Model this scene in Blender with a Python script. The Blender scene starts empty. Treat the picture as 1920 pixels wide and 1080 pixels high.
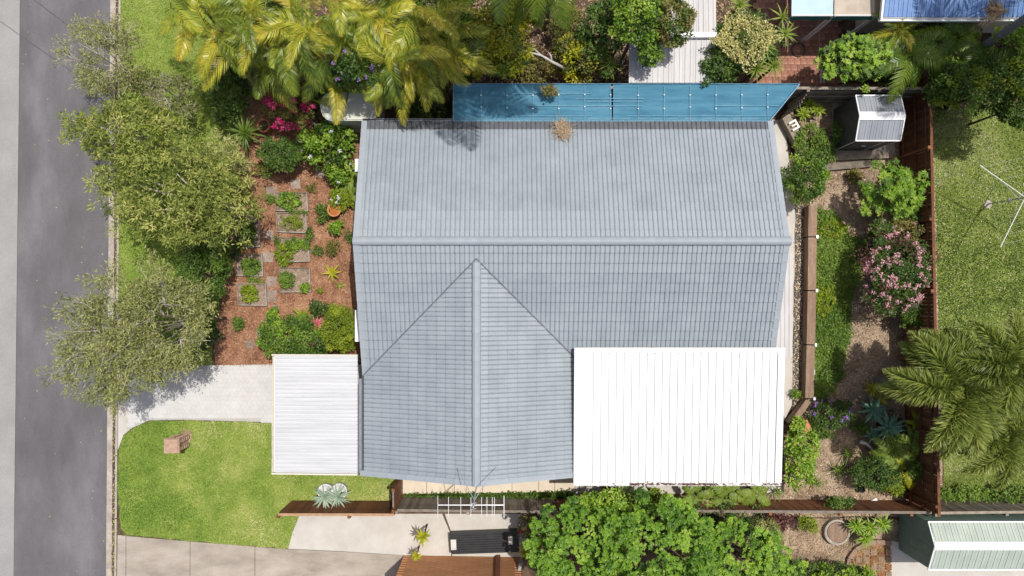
import bpy, bmesh, math, random
import numpy as np
from mathutils import Vector, Matrix, geometry

# ---------------------------------------------------------------- camera, sky, sun, exposure
S = bpy.context.scene
H = 27.7                  # camera height above the ground, metres
FPX = 1440.0              # focal length in photograph pixels
NX, NY = 945.0, 555.0     # the point straight under the camera
cam = bpy.data.cameras.new('camera'); cam_o = bpy.data.objects.new('camera', cam)
S.collection.objects.link(cam_o); S.camera = cam_o
cam_o.location = (0, 0, H)
cam.sensor_width = 36.0; cam.lens = 36.0*FPX/1920.0
cam.shift_x = (960-NX)/1920.0; cam.shift_y = (NY-540)/1920.0
cam.clip_start = 0.1; cam.clip_end = 2000
SUNV = Vector((0.23, 0.21, 1.0)).normalized()
w = bpy.data.worlds.new('World'); S.world = w; w.use_nodes = True
nt = w.node_tree; bg = nt.nodes['Background']; bg.inputs[1].default_value = 0.115
sky = nt.nodes.new('ShaderNodeTexSky'); sky.sky_type = 'NISHITA'; sky.sun_disc = False
sky.dust_density = 4.0; sky.ozone_density = 0.4; sky.air_density = 0.8
sky.sun_elevation = math.asin(SUNV.z); sky.sun_rotation = math.atan2(SUNV.x, SUNV.y)
nt.links.new(sky.outputs[0], bg.inputs[0])
sl = bpy.data.lights.new('sun', 'SUN'); sl.energy = 4.1; sl.angle = math.radians(0.55); sl.color = (1.0, 0.955, 0.89)
so = bpy.data.objects.new('sun', sl); S.collection.objects.link(so)
so.rotation_euler = (-SUNV).to_track_quat('-Z', 'Y').to_euler()
S.view_settings.view_transform = 'Standard'; S.view_settings.look = 'None'
S.view_settings.exposure = 0.02; S.view_settings.gamma = 1.0
S.cycles.max_bounces = 6; S.cycles.transparent_max_bounces = 4

# ---------------------------------------------------------------- helpers
C = S.collection
RN = random.Random(7); R = np.random.default_rng(11)
def P(px, py, z=0.0):
    k = (H-z)/FPX
    return Vector(((px-NX)*k, -(py-NY)*k, z))
def M(px, z=0.0): return px*(H-z)/FPX          # a length in photograph pixels, in metres at height z
MATS = {}
def _mat(name):
    m = bpy.data.materials.new(name); m.use_nodes = True
    return m, m.node_tree, m.node_tree.nodes['Principled BSDF']
def mat(name, cols, scale=4.0, rough=0.8, bump=0.0, bscale=None, stretch=(1,1,1), detail=6, orand=0.0, spec=0.3, metal=0.0,
        fine=0.0, fscale=60.0, voro=None):
    """cols: list of (pos, rgb) along a noise; orand: lightness spread between objects; fine: speckle"""
    m, t, b = _mat(name); n, l = t.nodes, t.links
    tc = n.new('ShaderNodeTexCoord'); mp = n.new('ShaderNodeMapping'); mp.inputs['Scale'].default_value = stretch
    l.new(tc.outputs['Object'], mp.inputs[0])
    nz = n.new('ShaderNodeTexNoise'); nz.inputs['Scale'].default_value = scale; nz.inputs['Detail'].default_value = detail
    nz.inputs['Roughness'].default_value = 0.62
    l.new(mp.outputs[0], nz.inputs['Vector'])
    cr = n.new('ShaderNodeValToRGB'); e = cr.color_ramp.elements
    while len(e) < len(cols): e.new(0.5)
    for i, (p, c) in enumerate(cols): e[i].position = p; e[i].color = (*c, 1)
    l.new(nz.outputs[0], cr.inputs[0]); out = cr.outputs[0]
    def mul(out, val):
        mx = n.new('ShaderNodeMix'); mx.data_type = 'RGBA'; mx.blend_type = 'MULTIPLY'; mx.inputs[0].default_value = 1
        l.new(out, mx.inputs[6]); l.new(val, mx.inputs[7]); return mx.outputs[2]
    if fine:
        f = n.new('ShaderNodeTexNoise'); f.inputs['Scale'].default_value = fscale; f.inputs['Detail'].default_value = 3
        l.new(tc.outputs['Object'], f.inputs['Vector'])
        mr = n.new('ShaderNodeMapRange'); mr.inputs[1].default_value = 0.3; mr.inputs[2].default_value = 0.7
        mr.inputs[3].default_value = 1-fine; mr.inputs[4].default_value = 1+fine
        l.new(f.outputs[0], mr.inputs[0]); out = mul(out, mr.outputs[0])
    if voro:
        f = n.new('ShaderNodeTexVoronoi'); f.inputs['Scale'].default_value = voro[0]
        l.new(tc.outputs['Object'], f.inputs['Vector'])
        sp = n.new('ShaderNodeSeparateColor'); l.new(f.outputs['Color'], sp.inputs[0])
        mr = n.new('ShaderNodeMapRange'); mr.inputs[3].default_value = 1-voro[1]; mr.inputs[4].default_value = 1+voro[1]
        l.new(sp.outputs[0], mr.inputs[0]); out = mul(out, mr.outputs[0])
    if orand:
        oi = n.new('ShaderNodeObjectInfo'); mr = n.new('ShaderNodeMapRange')
        mr.inputs[3].default_value = 1-orand; mr.inputs[4].default_value = 1+orand
        l.new(oi.outputs['Random'], mr.inputs[0]); out = mul(out, mr.outputs[0])
    l.new(out, b.inputs['Base Color'])
    b.inputs['Roughness'].default_value = rough; b.inputs['Specular IOR Level'].default_value = spec; b.inputs['Metallic'].default_value = metal
    if bump:
        bn = n.new('ShaderNodeTexNoise'); bn.inputs['Scale'].default_value = bscale or scale*6; bn.inputs['Detail'].default_value = 4
        l.new(mp.outputs[0], bn.inputs['Vector'])
        bp = n.new('ShaderNodeBump'); bp.inputs['Strength'].default_value = bump; bp.inputs['Distance'].default_value = 0.03
        l.new(bn.outputs[0], bp.inputs['Height']); l.new(bp.outputs[0], b.inputs['Normal'])
    MATS[name] = m; return m
def leafmat(name, cols, rough=0.45, trans=0.3, spec=0.35, orand=0.12):
    """leaf colour from the per-leaf attribute v (0..1)"""
    m, t, b = _mat(name); n, l = t.nodes, t.links
    at = n.new('ShaderNodeAttribute'); at.attribute_name = 'v'
    cr = n.new('ShaderNodeValToRGB'); e = cr.color_ramp.elements
    while len(e) < len(cols): e.new(0.5)
    for i, (p, c) in enumerate(cols): e[i].position = p; e[i].color = (*c, 1)
    oi = n.new('ShaderNodeObjectInfo'); mr = n.new('ShaderNodeMapRange'); mr.inputs[3].default_value = -orand; mr.inputs[4].default_value = orand
    l.new(oi.outputs['Random'], mr.inputs[0])
    ad = n.new('ShaderNodeMath'); ad.operation = 'ADD'; l.new(at.outputs['Fac'], ad.inputs[0]); l.new(mr.outputs[0], ad.inputs[1])
    l.new(ad.outputs[0], cr.inputs[0]); l.new(cr.outputs[0], b.inputs['Base Color'])
    b.inputs['Roughness'].default_value = rough; b.inputs['Specular IOR Level'].default_value = spec
    tr = n.new('ShaderNodeBsdfTranslucent'); l.new(cr.outputs[0], tr.inputs['Color'])
    mx = n.new('ShaderNodeMixShader'); mx.inputs[0].default_value = trans
    l.new(b.outputs[0], mx.inputs[1]); l.new(tr.outputs[0], mx.inputs[2])
    l.new(mx.outputs[0], n['Material Output'].inputs['Surface'])
    MATS[name] = m; return m

def world_loc(o):
    v = Vector((0, 0, 0))
    while o is not None: v += o.location; o = o.parent
    return v
def tag(o, label=None, cat=None, group=None, kind=None):
    if label: o['label'] = label
    if cat: o['category'] = cat
    if group: o['group'] = group
    if kind: o['kind'] = kind
    return o
def thing(name, label, cat, loc, group=None, rz=0.0):
    o = bpy.data.objects.new(name, None); C.objects.link(o); o.location = loc; o.rotation_euler = (0, 0, rz)
    o.empty_display_size = 0.2
    return tag(o, label, cat, group)
def link(name, me, parent=None, loc=(0, 0, 0), rot=(0, 0, 0), sc=None):
    o = bpy.data.objects.new(name, me); C.objects.link(o); o.parent = parent
    o.location = loc; o.rotation_euler = rot
    if sc is not None: o.scale = sc if hasattr(sc, '__len__') else (sc,)*3
    return o
def fast_mesh(name, V, F, m=None, v=None, smooth=False):
    """V (n,3), F (k,4) or (k,3) numpy; v per-face attribute"""
    me = bpy.data.meshes.new(name); V = np.asarray(V, np.float32); F = np.asarray(F, np.int32); k = F.shape[1]
    me.vertices.add(len(V)); me.vertices.foreach_set('co', V.ravel())
    me.loops.add(F.size); me.loops.foreach_set('vertex_index', F.ravel())
    me.polygons.add(len(F)); me.polygons.foreach_set('loop_start', np.arange(0, F.size, k, dtype=np.int32))
    if v is not None:
        a = me.attributes.new('v', 'FLOAT', 'FACE'); a.data.foreach_set('value', np.asarray(v, np.float32))
    me.update(calc_edges=True)
    me.polygons.foreach_set('use_smooth', np.full(len(F), smooth))
    if m: me.materials.append(MATS[m] if isinstance(m, str) else m)
    return me
class MB:
    """collects shapes in world coordinates; build() makes ONE mesh object, stored relative to its parent's place"""
    def __init__(s): s.V = []; s.F = []
    def add(s, V, F):
        o = len(s.V); s.V += [tuple(v) for v in V]; s.F += [tuple(i+o for i in f) for f in F]; return s
    def box(s, c, d, rz=0.0, mtx=None):
        x, y, z = d[0]/2, d[1]/2, d[2]/2
        vs = [Vector((a*x, b*y, e*z)) for e in (-1, 1) for a, b in ((-1, -1), (1, -1), (1, 1), (-1, 1))]
        r = Matrix.Rotation(rz, 3, 'Z') if mtx is None else mtx
        return s.add([Vector(c)+r@v for v in vs], [(3, 2, 1, 0), (4, 5, 6, 7), (0, 1, 5, 4), (1, 2, 6, 5), (2, 3, 7, 6), (3, 0, 4, 7)])
    def bar(s, a, b, wd, ht):
        a, b = Vector(a), Vector(b); d = b-a
        q = d.to_track_quat('X', 'Z').to_matrix()
        return s.box((a+b)/2, (d.length, wd, ht), mtx=q)
    def tube(s, pts, r, n=6, cap=True):
        pts = [Vector(p) for p in pts]; rs = r if hasattr(r, '__len__') else [r]*len(pts)
        o = len(s.V); prev = Vector((0.31, 0.17, 0.93))
        for i, p in enumerate(pts):
            d = (pts[min(i+1, len(pts)-1)]-pts[max(i-1, 0)])
            d = d.normalized() if d.length > 1e-9 else Vector((0, 0, 1))
            u = d.cross(prev)
            if u.length < 1e-3: u = d.cross(Vector((1, 0.2, 0)))
            u.normalize(); v = d.cross(u).normalized(); prev = u.cross(d) if False else prev
            for k in range(n):
                a = 2*math.pi*k/n; s.V.append(tuple(p+rs[i]*(math.cos(a)*u+math.sin(a)*v)))
        for i in range(len(pts)-1):
            for k in range(n):
                s.F.append((o+i*n+k, o+i*n+(k+1) % n, o+(i+1)*n+(k+1) % n, o+(i+1)*n+k))
        if cap:
            s.F.append(tuple(o+k for k in range(n))[::-1]); s.F.append(tuple(o+(len(pts)-1)*n+k for k in range(n)))
        return s
    def lathe(s, c, prof, n=20):
        o = len(s.V); c = Vector(c)
        for r, z in prof:
            for k in range(n):
                a = 2*math.pi*k/n; s.V.append((c.x+r*math.cos(a), c.y+r*math.sin(a), c.z+z))
        for i in range(len(prof)-1):
            for k in range(n): s.F.append((o+i*n+k, o+i*n+(k+1) % n, o+(i+1)*n+(k+1) % n, o+(i+1)*n+k))
        s.F.append(tuple(o+(len(prof)-1)*n+k for k in range(n))); s.F.append(tuple(o+k for k in range(n))[::-1])
        return s
    def quad(s, *v): return s.add(v, [tuple(range(len(v)))])
    def prism(s, poly, z0, z1):
        n = len(poly); V = [(p[0], p[1], z0) for p in poly]+[(p[0], p[1], z1) for p in poly]
        t = geometry.tessellate_polygon([[Vector((p[0], p[1], 0)) for p in poly]])
        F = [tuple(i+n for i in f) for f in t]+[tuple(f[::-1]) for f in t]
        for i in range(n): j = (i+1) % n; F.append((i, j, j+n, i+n))
        return s.add(V, F)
    def build(s, name, m, parent=None, smooth=False):
        o = world_loc(parent) if parent is not None else Vector((0, 0, 0))
        me = bpy.data.meshes.new(name); me.from_pydata([(x-o.x, y-o.y, z-o.z) for x, y, z in s.V], [], s.F); me.update()
        bm = bmesh.new(); bm.from_mesh(me); bmesh.ops.recalc_face_normals(bm, faces=bm.faces); bm.to_mesh(me); bm.free()
        if smooth:
            for p in me.polygons: p.use_smooth = True
        me.materials.append(MATS[m]); return link(name, me, parent)

def ring(pts, z=0.0, jit=0.0, step=None):
    """photo-pixel polygon -> world xy polygon, edges broken up and made slightly uneven"""
    W = [P(x, y, z) for x, y in pts]; out = []
    for i, a in enumerate(W):
        b = W[(i+1) % len(W)]; L = (b-a).length; k = max(1, int(L/step)) if step else 1
        for j in range(k):
            q = a.lerp(b, j/k)
            if jit: q = q+Vector((RN.uniform(-jit, jit), RN.uniform(-jit, jit), 0))
            out.append((q.x, q.y))
    return out
def sheet(name, pts, z, m, jit=0.0, step=None, kind='structure', thick=0.0, parent=None):
    poly = ring(pts, 0.0, jit, step); mb = MB()
    if thick: mb.prism(poly, z-thick, z)
    else:
        t = geometry.tessellate_polygon([[Vector((p[0], p[1], 0)) for p in poly]])
        mb.add([(p[0], p[1], z) for p in poly], [tuple(f) for f in t])
    o = mb.build(name, m, parent)
    if not thick:
        for p in o.data.polygons:
            if p.normal.z < 0: o.data.flip_normals(); break
    if kind and parent is None: o['kind'] = kind
    return o
def inside(X, Y, poly):
    poly = np.asarray(poly); r = np.zeros(len(X), bool); j = len(poly)-1
    for i in range(len(poly)):
        xi, yi = poly[i]; xj, yj = poly[j]
        c = ((yi > Y) != (yj > Y)) & (X < (xj-xi)*(Y-yi)/(yj-yi+1e-12)+xi); r ^= c; j = i
    return r
def sample(pts, n):
    poly = np.array(ring(pts)); lo, hi = poly.min(0), poly.max(0)
    X = R.uniform(lo[0], hi[0], n*3); Y = R.uniform(lo[1], hi[1], n*3); k = inside(X, Y, poly)
    return X[k][:n], Y[k][:n]
def unit(a): return a/np.maximum(np.linalg.norm(a, axis=1, keepdims=True), 1e-9)
def rdir(n):
    return unit(R.normal(size=(n, 3)))
def leaf_arrays(p, D, N, L, W, fold=0.0):
    """diamond leaves: base, side, tip, side"""
    D = unit(D); B = unit(np.cross(N, D)); N2 = np.cross(D, B)
    L = np.broadcast_to(np.asarray(L, float).reshape(-1, 1), (len(p), 1)); W = np.broadcast_to(np.asarray(W, float).reshape(-1, 1), (len(p), 1))
    mid = p+D*L*0.45+N2*L*fold
    V = np.stack([p, mid+B*W*0.5, p+D*L, mid-B*W*0.5], 1).reshape(-1, 3)
    return V, np.arange(len(V)).reshape(-1, 4)
def cat_leaves(parts):
    V = []; F = []; v = []; o = 0
    for a, f, q in parts: V.append(a); F.append(f+o); v.append(q); o += len(a)
    return np.concatenate(V), np.concatenate(F), np.concatenate(v)
def litter(name, label, pts, n, z, L, W, m, cat=None, tilt=0.25, vr=(0, 1), poly_list=None, kind='stuff'):
    X, Y = [], []
    for q in ([pts] if poly_list is None else poly_list):
        x, y = sample(q, n if poly_list is None else n//len(poly_list)); X.append(x); Y.append(y)
    X = np.concatenate(X); Y = np.concatenate(Y); k = len(X)
    p = np.stack([X, Y, np.full(k, z)+R.uniform(0, 0.015, k)], 1)
    D = unit(np.stack([R.normal(size=k), R.normal(size=k), np.abs(R.normal(size=k))*tilt+0.02], 1))
    N = unit(np.stack([R.normal(size=k)*tilt, R.normal(size=k)*tilt, np.ones(k)], 1))
    V, F = leaf_arrays(p, D, N, R.uniform(*L, k), R.uniform(*W, k))
    o = link(name, fast_mesh(name, V, F, m, R.uniform(*vr, k)))
    return tag(o, label, cat, kind=kind)
def grass(name, label, polys, n, z, hgt, m, patch=0.5, vlo=0.0):
    """upright/leaning blades; v follows a soft patchiness"""
    X, Y = [], []
    for q in polys: x, y = sample(q, n//len(polys)); X.append(x); Y.append(y)
    X = np.concatenate(X); Y = np.concatenate(Y); k = len(X)
    X = X+R.normal(0, .03, k); Y = Y+R.normal(0, .03, k); p = np.stack([X, Y, np.full(k, z)], 1)
    D = unit(np.stack([R.normal(size=k), R.normal(size=k), np.abs(R.normal(size=k))*0.6+0.35], 1))
    N = unit(np.stack([R.normal(size=k), R.normal(size=k), np.ones(k)*1.5], 1))
    V, F = leaf_arrays(p, D, N, R.uniform(hgt*0.6, hgt*1.4, k), R.uniform(0.018, 0.04, k))
    pt = np.zeros(k); rg = np.random.default_rng(len(name)+int(abs(X[0]*7)))
    for f_, am in ((.5, 1.0), (.9, .9), (1.7, .7), (3.2, .55), (6, .4), (11, .3)):
        for _ in range(3):
            an = rg.uniform(0, 6.28); pt += am*.42*np.sin(f_*(X*np.cos(an)+Y*np.sin(an))*rg.uniform(.8, 1.3)+rg.uniform(0, 6.28)+1.5*np.sin(f_*.7*(Y*np.cos(an)-X*np.sin(an))))
    pt = np.clip(pt/1.3, -1.6, 1.6)
    v = np.clip(vlo+0.46+patch*0.5*pt+R.normal(0, 0.14, k), 0, 1)
    o = link(name, fast_mesh(name, V, F, m, v)); return tag(o, label, 'grass', kind='stuff')

# ---------------------------------------------------------------- materials
mat('asphalt', [(0.3, (0.094, 0.09, 0.096)), (0.5, (0.126, 0.121, 0.129)), (0.72, (0.182, 0.177, 0.188))], 0.75, 0.85, 0.5, 80, stretch=(1, .4, 1), fine=0.13, fscale=45, detail=8)
mat('old_asphalt', [(0.3, (0.245, 0.245, 0.238)), (0.7, (0.305, 0.305, 0.298))], 0.8, 0.9, 0.4, 70, fine=0.12, fscale=40)
mat('road_dark', [(0.3, (0.06, 0.06, 0.065)), (0.7, (0.09, 0.09, 0.095))], 5, 0.6)
mat('kerb_concrete', [(0.3, (0.27, 0.235, 0.20)), (0.6, (0.40, 0.36, 0.31)), (0.8, (0.48, 0.44, 0.40))], 2.5, 0.9, 0.3, fine=0.18, fscale=30)
mat('gutter_dirt', [(0.35, (0.045, 0.038, 0.03)), (0.65, (0.13, 0.11, 0.08))], 5, 0.95, 0.4, fine=0.3, fscale=40)
mat('pale_concrete', [(0.3, (0.41, 0.385, 0.345)), (0.65, (0.50, 0.475, 0.435))], 1.2, 0.85, 0.15, fine=0.05, fscale=40)
mat('cream_concrete', [(0.3, (0.53, 0.45, 0.35)), (0.7, (0.64, 0.56, 0.45))], 1.5, 0.85, 0.15, fine=0.05, fscale=40)
mat('brown_concrete', [(0.3, (0.22, 0.19, 0.155)), (0.5, (0.32, 0.28, 0.235)), (0.72, (0.41, 0.365, 0.315))], 1.3, 0.9, 0.2, stretch=(0.5, 1.2, 1), fine=0.12, fscale=35)
mat('paver', [(0.3, (0.45, 0.445, 0.43)), (0.7, (0.54, 0.535, 0.515))], 2.0, 0.85, 0.1, fine=0.06, fscale=25)
mat('paver_joint', [(0.3, (0.34, 0.33, 0.31)), (0.7, (0.42, 0.41, 0.39))], 3.0, 0.9)
mat('brick_paving', [(0.3, (0.20, 0.085, 0.055)), (0.55, (0.34, 0.17, 0.12)), (0.75, (0.46, 0.28, 0.21))], 1.7, 0.85, 0.2, orand=0.2, fine=0.15, fscale=20)
mat('soil', [(0.3, (0.045, 0.03, 0.02)), (0.55, (0.10, 0.066, 0.042)), (0.75, (0.18, 0.12, 0.08))], 2.2, 0.95, 0.8, fine=0.35, fscale=22)
mat('mulch', [(0.28, (0.13, 0.06, 0.034)), (0.5, (0.26, 0.13, 0.073)), (0.75, (0.42, 0.25, 0.155))], 1.6, 0.95, 0.9, 40, fine=0.35, fscale=28)
mat('gravel', [(0.3, (0.13, 0.09, 0.06)), (0.5, (0.30, 0.22, 0.15)), (0.72, (0.47, 0.365, 0.265))], 1.3, 0.95, 0.9, 40, fine=0.32, fscale=26)
mat('dark_gravel', [(0.3, (0.03, 0.026, 0.022)), (0.55, (0.10, 0.085, 0.07)), (0.75, (0.30, 0.25, 0.19))], 14, 0.95, 0.9, 40, fine=0.4, fscale=30)
mat('lawn_soil', [(0.3, (0.10, 0.165, 0.02)), (0.5, (0.165, 0.235, 0.035)), (0.68, (0.25, 0.29, 0.065)), (0.8, (0.36, 0.34, 0.12))], 0.9, 0.9, 0.5, 60, fine=0.35, fscale=24, detail=9)
mat('weedy_soil', [(0.3, (0.075, 0.11, 0.018)), (0.5, (0.135, 0.18, 0.032)), (0.72, (0.22, 0.24, 0.07))], 1.6, 0.9, 0.5, 60, fine=0.4, fscale=20, detail=9)
mat('roof_tile', [(0.3, (0.218, 0.254, 0.285)), (0.5, (0.25, 0.287, 0.32)), (0.75, (0.288, 0.325, 0.355))], 1.3, 0.55, 0.12, 60, orand=0.035, spec=0.3, fine=0.04, fscale=18)
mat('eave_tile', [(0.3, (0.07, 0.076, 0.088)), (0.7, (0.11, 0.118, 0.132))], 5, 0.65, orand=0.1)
mat('ridge_tile', [(0.3, (0.258, 0.294, 0.326)), (0.7, (0.296, 0.332, 0.362))], 2.5, 0.6, orand=0.03)
mat('roof_deck', [(0.3, (0.06, 0.065, 0.075)), (0.7, (0.09, 0.1, 0.11))], 3, 0.9)
mat('valley_metal', [(0.3, (0.08, 0.09, 0.11)), (0.7, (0.14, 0.155, 0.18))], 6, 0.5)
mat('gutter_metal', [(0.3, (0.16, 0.175, 0.20)), (0.7, (0.22, 0.24, 0.27))], 6, 0.5)
mat('white_sheet', [(0.28, (0.56, 0.55, 0.53)), (0.42, (0.65, 0.65, 0.64)), (0.7, (0.72, 0.72, 0.715))], 0.9, 0.4, stretch=(3, .35, 1), spec=0.4)
mat('carport_sheet', [(0.28, (0.435, 0.445, 0.46)), (0.45, (0.495, 0.507, 0.525)), (0.7, (0.545, 0.557, 0.575))], 1.1, 0.4, stretch=(.4, 4, 1), spec=0.4)
mat('cream_trim', [(0.3, (0.55, 0.52, 0.45)), (0.7, (0.66, 0.63, 0.55))], 5, 0.6)
mat('wall_cream', [(0.3, (0.50, 0.45, 0.37)), (0.7, (0.57, 0.52, 0.44))], 4, 0.9)
mat('window_white', [(0.3, (0.74, 0.74, 0.74)), (0.7, (0.8, 0.8, 0.8))], 5, 0.5)
mat('dark_glass', [(0.3, (0.02, 0.025, 0.03)), (0.7, (0.035, 0.04, 0.045))], 2, 0.08, spec=0.6)
mat('shade_cloth', [(0.3, (0.035, 0.13, 0.205)), (0.5, (0.055, 0.18, 0.268)), (0.72, (0.095, 0.235, 0.325))], 1.6, 0.8, 0.25, 90, stretch=(0.35, 2.6, 1), fine=0.08, fscale=60)
mat('cloth_seam', [(0.3, (0.09, 0.24, 0.35)), (0.7, (0.24, 0.41, 0.52))], 14, 0.8)
mat('white_metal', [(0.3, (0.72, 0.73, 0.74)), (0.7, (0.8, 0.8, 0.8))], 5, 0.4)
mat('galv', [(0.3, (0.50, 0.52, 0.54)), (0.7, (0.62, 0.64, 0.66))], 8, 0.35, metal=0.5)
mat('grey_post', [(0.3, (0.16, 0.165, 0.17)), (0.7, (0.25, 0.255, 0.26))], 8, 0.5)
mat('shed_roof', [(0.3, (0.225, 0.245, 0.275)), (0.7, (0.30, 0.32, 0.35))], 1.4, 0.45, orand=0.06)
mat('shed_wall', [(0.3, (0.055, 0.057, 0.065)), (0.7, (0.085, 0.09, 0.1))], 4, 0.5, orand=0.08)
mat('green_sheet', [(0.3, (0.34, 0.395, 0.345)), (0.7, (0.42, 0.475, 0.42))], 2, 0.5, orand=0.03)
mat('green_wall', [(0.3, (0.15, 0.225, 0.185)), (0.7, (0.20, 0.28, 0.235))], 4, 0.55, orand=0.05)
mat('tank', [(0.3, (0.50, 0.52, 0.44)), (0.7, (0.60, 0.61, 0.53))], 2.5, 0.5)
mat('grey_sheet', [(0.3, (0.38, 0.372, 0.37)), (0.6, (0.46, 0.452, 0.45)), (0.8, (0.51, 0.50, 0.50))], 1.5, 0.5, stretch=(3, 0.5, 1), orand=0.05)
mat('blue_roof', [(0.3, (0.10, 0.19, 0.40)), (0.7, (0.17, 0.29, 0.53))], 1.5, 0.45, orand=0.07)
mat('pale_sail', [(0.3, (0.36, 0.50, 0.54)), (0.7, (0.45, 0.59, 0.63))], 2, 0.8)
mat('tan_sail', [(0.3, (0.35, 0.30, 0.24)), (0.7, (0.49, 0.43, 0.36))], 2.5, 0.9, fine=0.06)
mat('teal_cloth', [(0.3, (0.025, 0.12, 0.10)), (0.7, (0.05, 0.19, 0.16))], 4, 0.85)
mat('rust_wall', [(0.3, (0.40, 0.175, 0.075)), (0.55, (0.50, 0.24, 0.11)), (0.78, (0.66, 0.40, 0.24))], 2.2, 0.9, 0.2, stretch=(0.5, 1, 9), orand=0.12)
mat('mortar', [(0.3, (0.33, 0.2, 0.12)), (0.7, (0.42, 0.27, 0.17))], 6, 0.95)
mat('red_post', [(0.3, (0.19, 0.07, 0.04)), (0.7, (0.26, 0.1, 0.06))], 6, 0.6)
mat('fence_brown', [(0.3, (0.12, 0.048, 0.022)), (0.6, (0.21, 0.088, 0.04)), (0.8, (0.28, 0.13, 0.065))], 5, 0.85, 0.3, stretch=(1, 1, 0.25), orand=0.28)
mat('fence_dark', [(0.3, (0.07, 0.032, 0.017)), (0.6, (0.125, 0.058, 0.03)), (0.8, (0.18, 0.09, 0.05))], 5, 0.85, 0.3, stretch=(1, 1, 0.25), orand=0.3)
mat('fence_tan', [(0.3, (0.30, 0.17, 0.09)), (0.7, (0.45, 0.29, 0.17))], 5, 0.85, orand=0.2)
mat('fence_grey', [(0.3, (0.15, 0.125, 0.10)), (0.6, (0.25, 0.215, 0.175)), (0.8, (0.33, 0.29, 0.24))], 5, 0.9, 0.3, stretch=(1, 1, 0.25), orand=0.28)
mat('sleeper', [(0.3, (0.19, 0.125, 0.085)), (0.6, (0.28, 0.195, 0.14)), (0.8, (0.35, 0.26, 0.2))], 3, 0.9, 0.4, stretch=(6, 0.4, 1), orand=0.1, fine=0.15, fscale=20)
mat('brick', [(0.3, (0.30, 0.19, 0.13)), (0.7, (0.44, 0.31, 0.23))], 8, 0.9, 0.3, orand=0.2)
mat('stone', [(0.3, (0.19, 0.15, 0.125)), (0.7, (0.30, 0.25, 0.215))], 3, 0.9, 0.4, orand=0.16, fine=0.15, fscale=18)
mat('terracotta', [(0.3, (0.42, 0.16, 0.075)), (0.7, (0.54, 0.25, 0.13))], 5, 0.8)
mat('rusty_water', [(0.3, (0.27, 0.085, 0.015)), (0.7, (0.40, 0.15, 0.03))], 3, 0.12, spec=0.5)
mat('white_pot', [(0.3, (0.62, 0.62, 0.62)), (0.7, (0.75, 0.75, 0.75))], 4, 0.6)
mat('block_grey', [(0.3, (0.42, 0.41, 0.38)), (0.7, (0.6, 0.58, 0.54))], 6, 0.9)
mat('block_white', [(0.3, (0.64, 0.61, 0.55)), (0.7, (0.78, 0.75, 0.69))], 6, 0.9)
mat('black_plastic', [(0.3, (0.012, 0.013, 0.015)), (0.7, (0.028, 0.03, 0.033))], 3, 0.45)
mat('wicker', [(0.3, (0.36, 0.24, 0.12)), (0.7, (0.55, 0.4, 0.23))], 20, 0.9)
mat('bed_edge', [(0.3, (0.22, 0.20, 0.18)), (0.7, (0.42, 0.40, 0.37))], 5, 0.6)
mat('bed_soil', [(0.3, (0.14, 0.10, 0.075)), (0.55, (0.26, 0.195, 0.145)), (0.75, (0.38, 0.30, 0.24))], 6, 0.95, 0.8, fine=0.35, fscale=25)
mat('bark_pale', [(0.3, (0.36, 0.32, 0.275)), (0.7, (0.55, 0.50, 0.44))], 8, 0.9)
mat('bark_mid', [(0.3, (0.13, 0.11, 0.09)), (0.7, (0.24, 0.21, 0.175))], 9, 0.95, 0.4)
mat('bark_brown', [(0.3, (0.075, 0.055, 0.04)), (0.7, (0.16, 0.12, 0.09))], 10, 0.95, 0.5)
mat('palm_bark', [(0.3, (0.15, 0.135, 0.115)), (0.55, (0.23, 0.21, 0.185)), (0.75, (0.31, 0.29, 0.26))], 7, 0.9, 0.4, stretch=(1, 1, 3))
mat('cane_stem', [(0.3, (0.24, 0.2, 0.06)), (0.7, (0.40, 0.34, 0.12))], 6, 0.7)
mat('dead_wood', [(0.3, (0.36, 0.34, 0.31)), (0.7, (0.52, 0.50, 0.46))], 6, 0.9, 0.4)
mat('twig', [(0.3, (0.30, 0.22, 0.17)), (0.7, (0.52, 0.42, 0.34))], 20, 0.9)
def g(*c): return [(i/(len(c)-1) if len(c) > 1 else 0, x) for i, x in enumerate(c)]
leafmat('lf_lawn', g((0.11, 0.21, 0.028), (0.25, 0.345, 0.065), (0.40, 0.44, 0.13), (0.60, 0.55, 0.29)), 0.6, 0.25, orand=0)
leafmat('lf_weed', g((0.065, 0.115, 0.016), (0.155, 0.225, 0.038), (0.28, 0.33, 0.085), (0.52, 0.52, 0.29)), 0.6, 0.25, orand=0)
leafmat('lf_cover', g((0.06, 0.13, 0.012), (0.145, 0.25, 0.028), (0.26, 0.36, 0.065)), 0.55, 0.3, orand=0)
leafmat('lf_olive', g((0.055, 0.085, 0.014), (0.165, 0.215, 0.036), (0.32, 0.355, 0.075), (0.50, 0.50, 0.15)), 0.55, 0.3)
leafmat('lf_sage', g((0.08, 0.105, 0.028), (0.20, 0.23, 0.062), (0.35, 0.37, 0.12), (0.50, 0.49, 0.21)), 0.6, 0.3)
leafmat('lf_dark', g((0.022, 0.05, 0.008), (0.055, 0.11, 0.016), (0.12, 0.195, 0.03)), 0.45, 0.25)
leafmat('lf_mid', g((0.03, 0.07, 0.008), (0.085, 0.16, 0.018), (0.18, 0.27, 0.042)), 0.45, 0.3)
leafmat('lf_bright', g((0.045, 0.11, 0.006), (0.14, 0.27, 0.016), (0.27, 0.41, 0.04), (0.40, 0.50, 0.09)), 0.42, 0.32)
leafmat('lf_tree', g((0.03, 0.085, 0.006), (0.095, 0.21, 0.012), (0.19, 0.335, 0.026), (0.33, 0.46, 0.06)), 0.42, 0.3)
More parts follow.
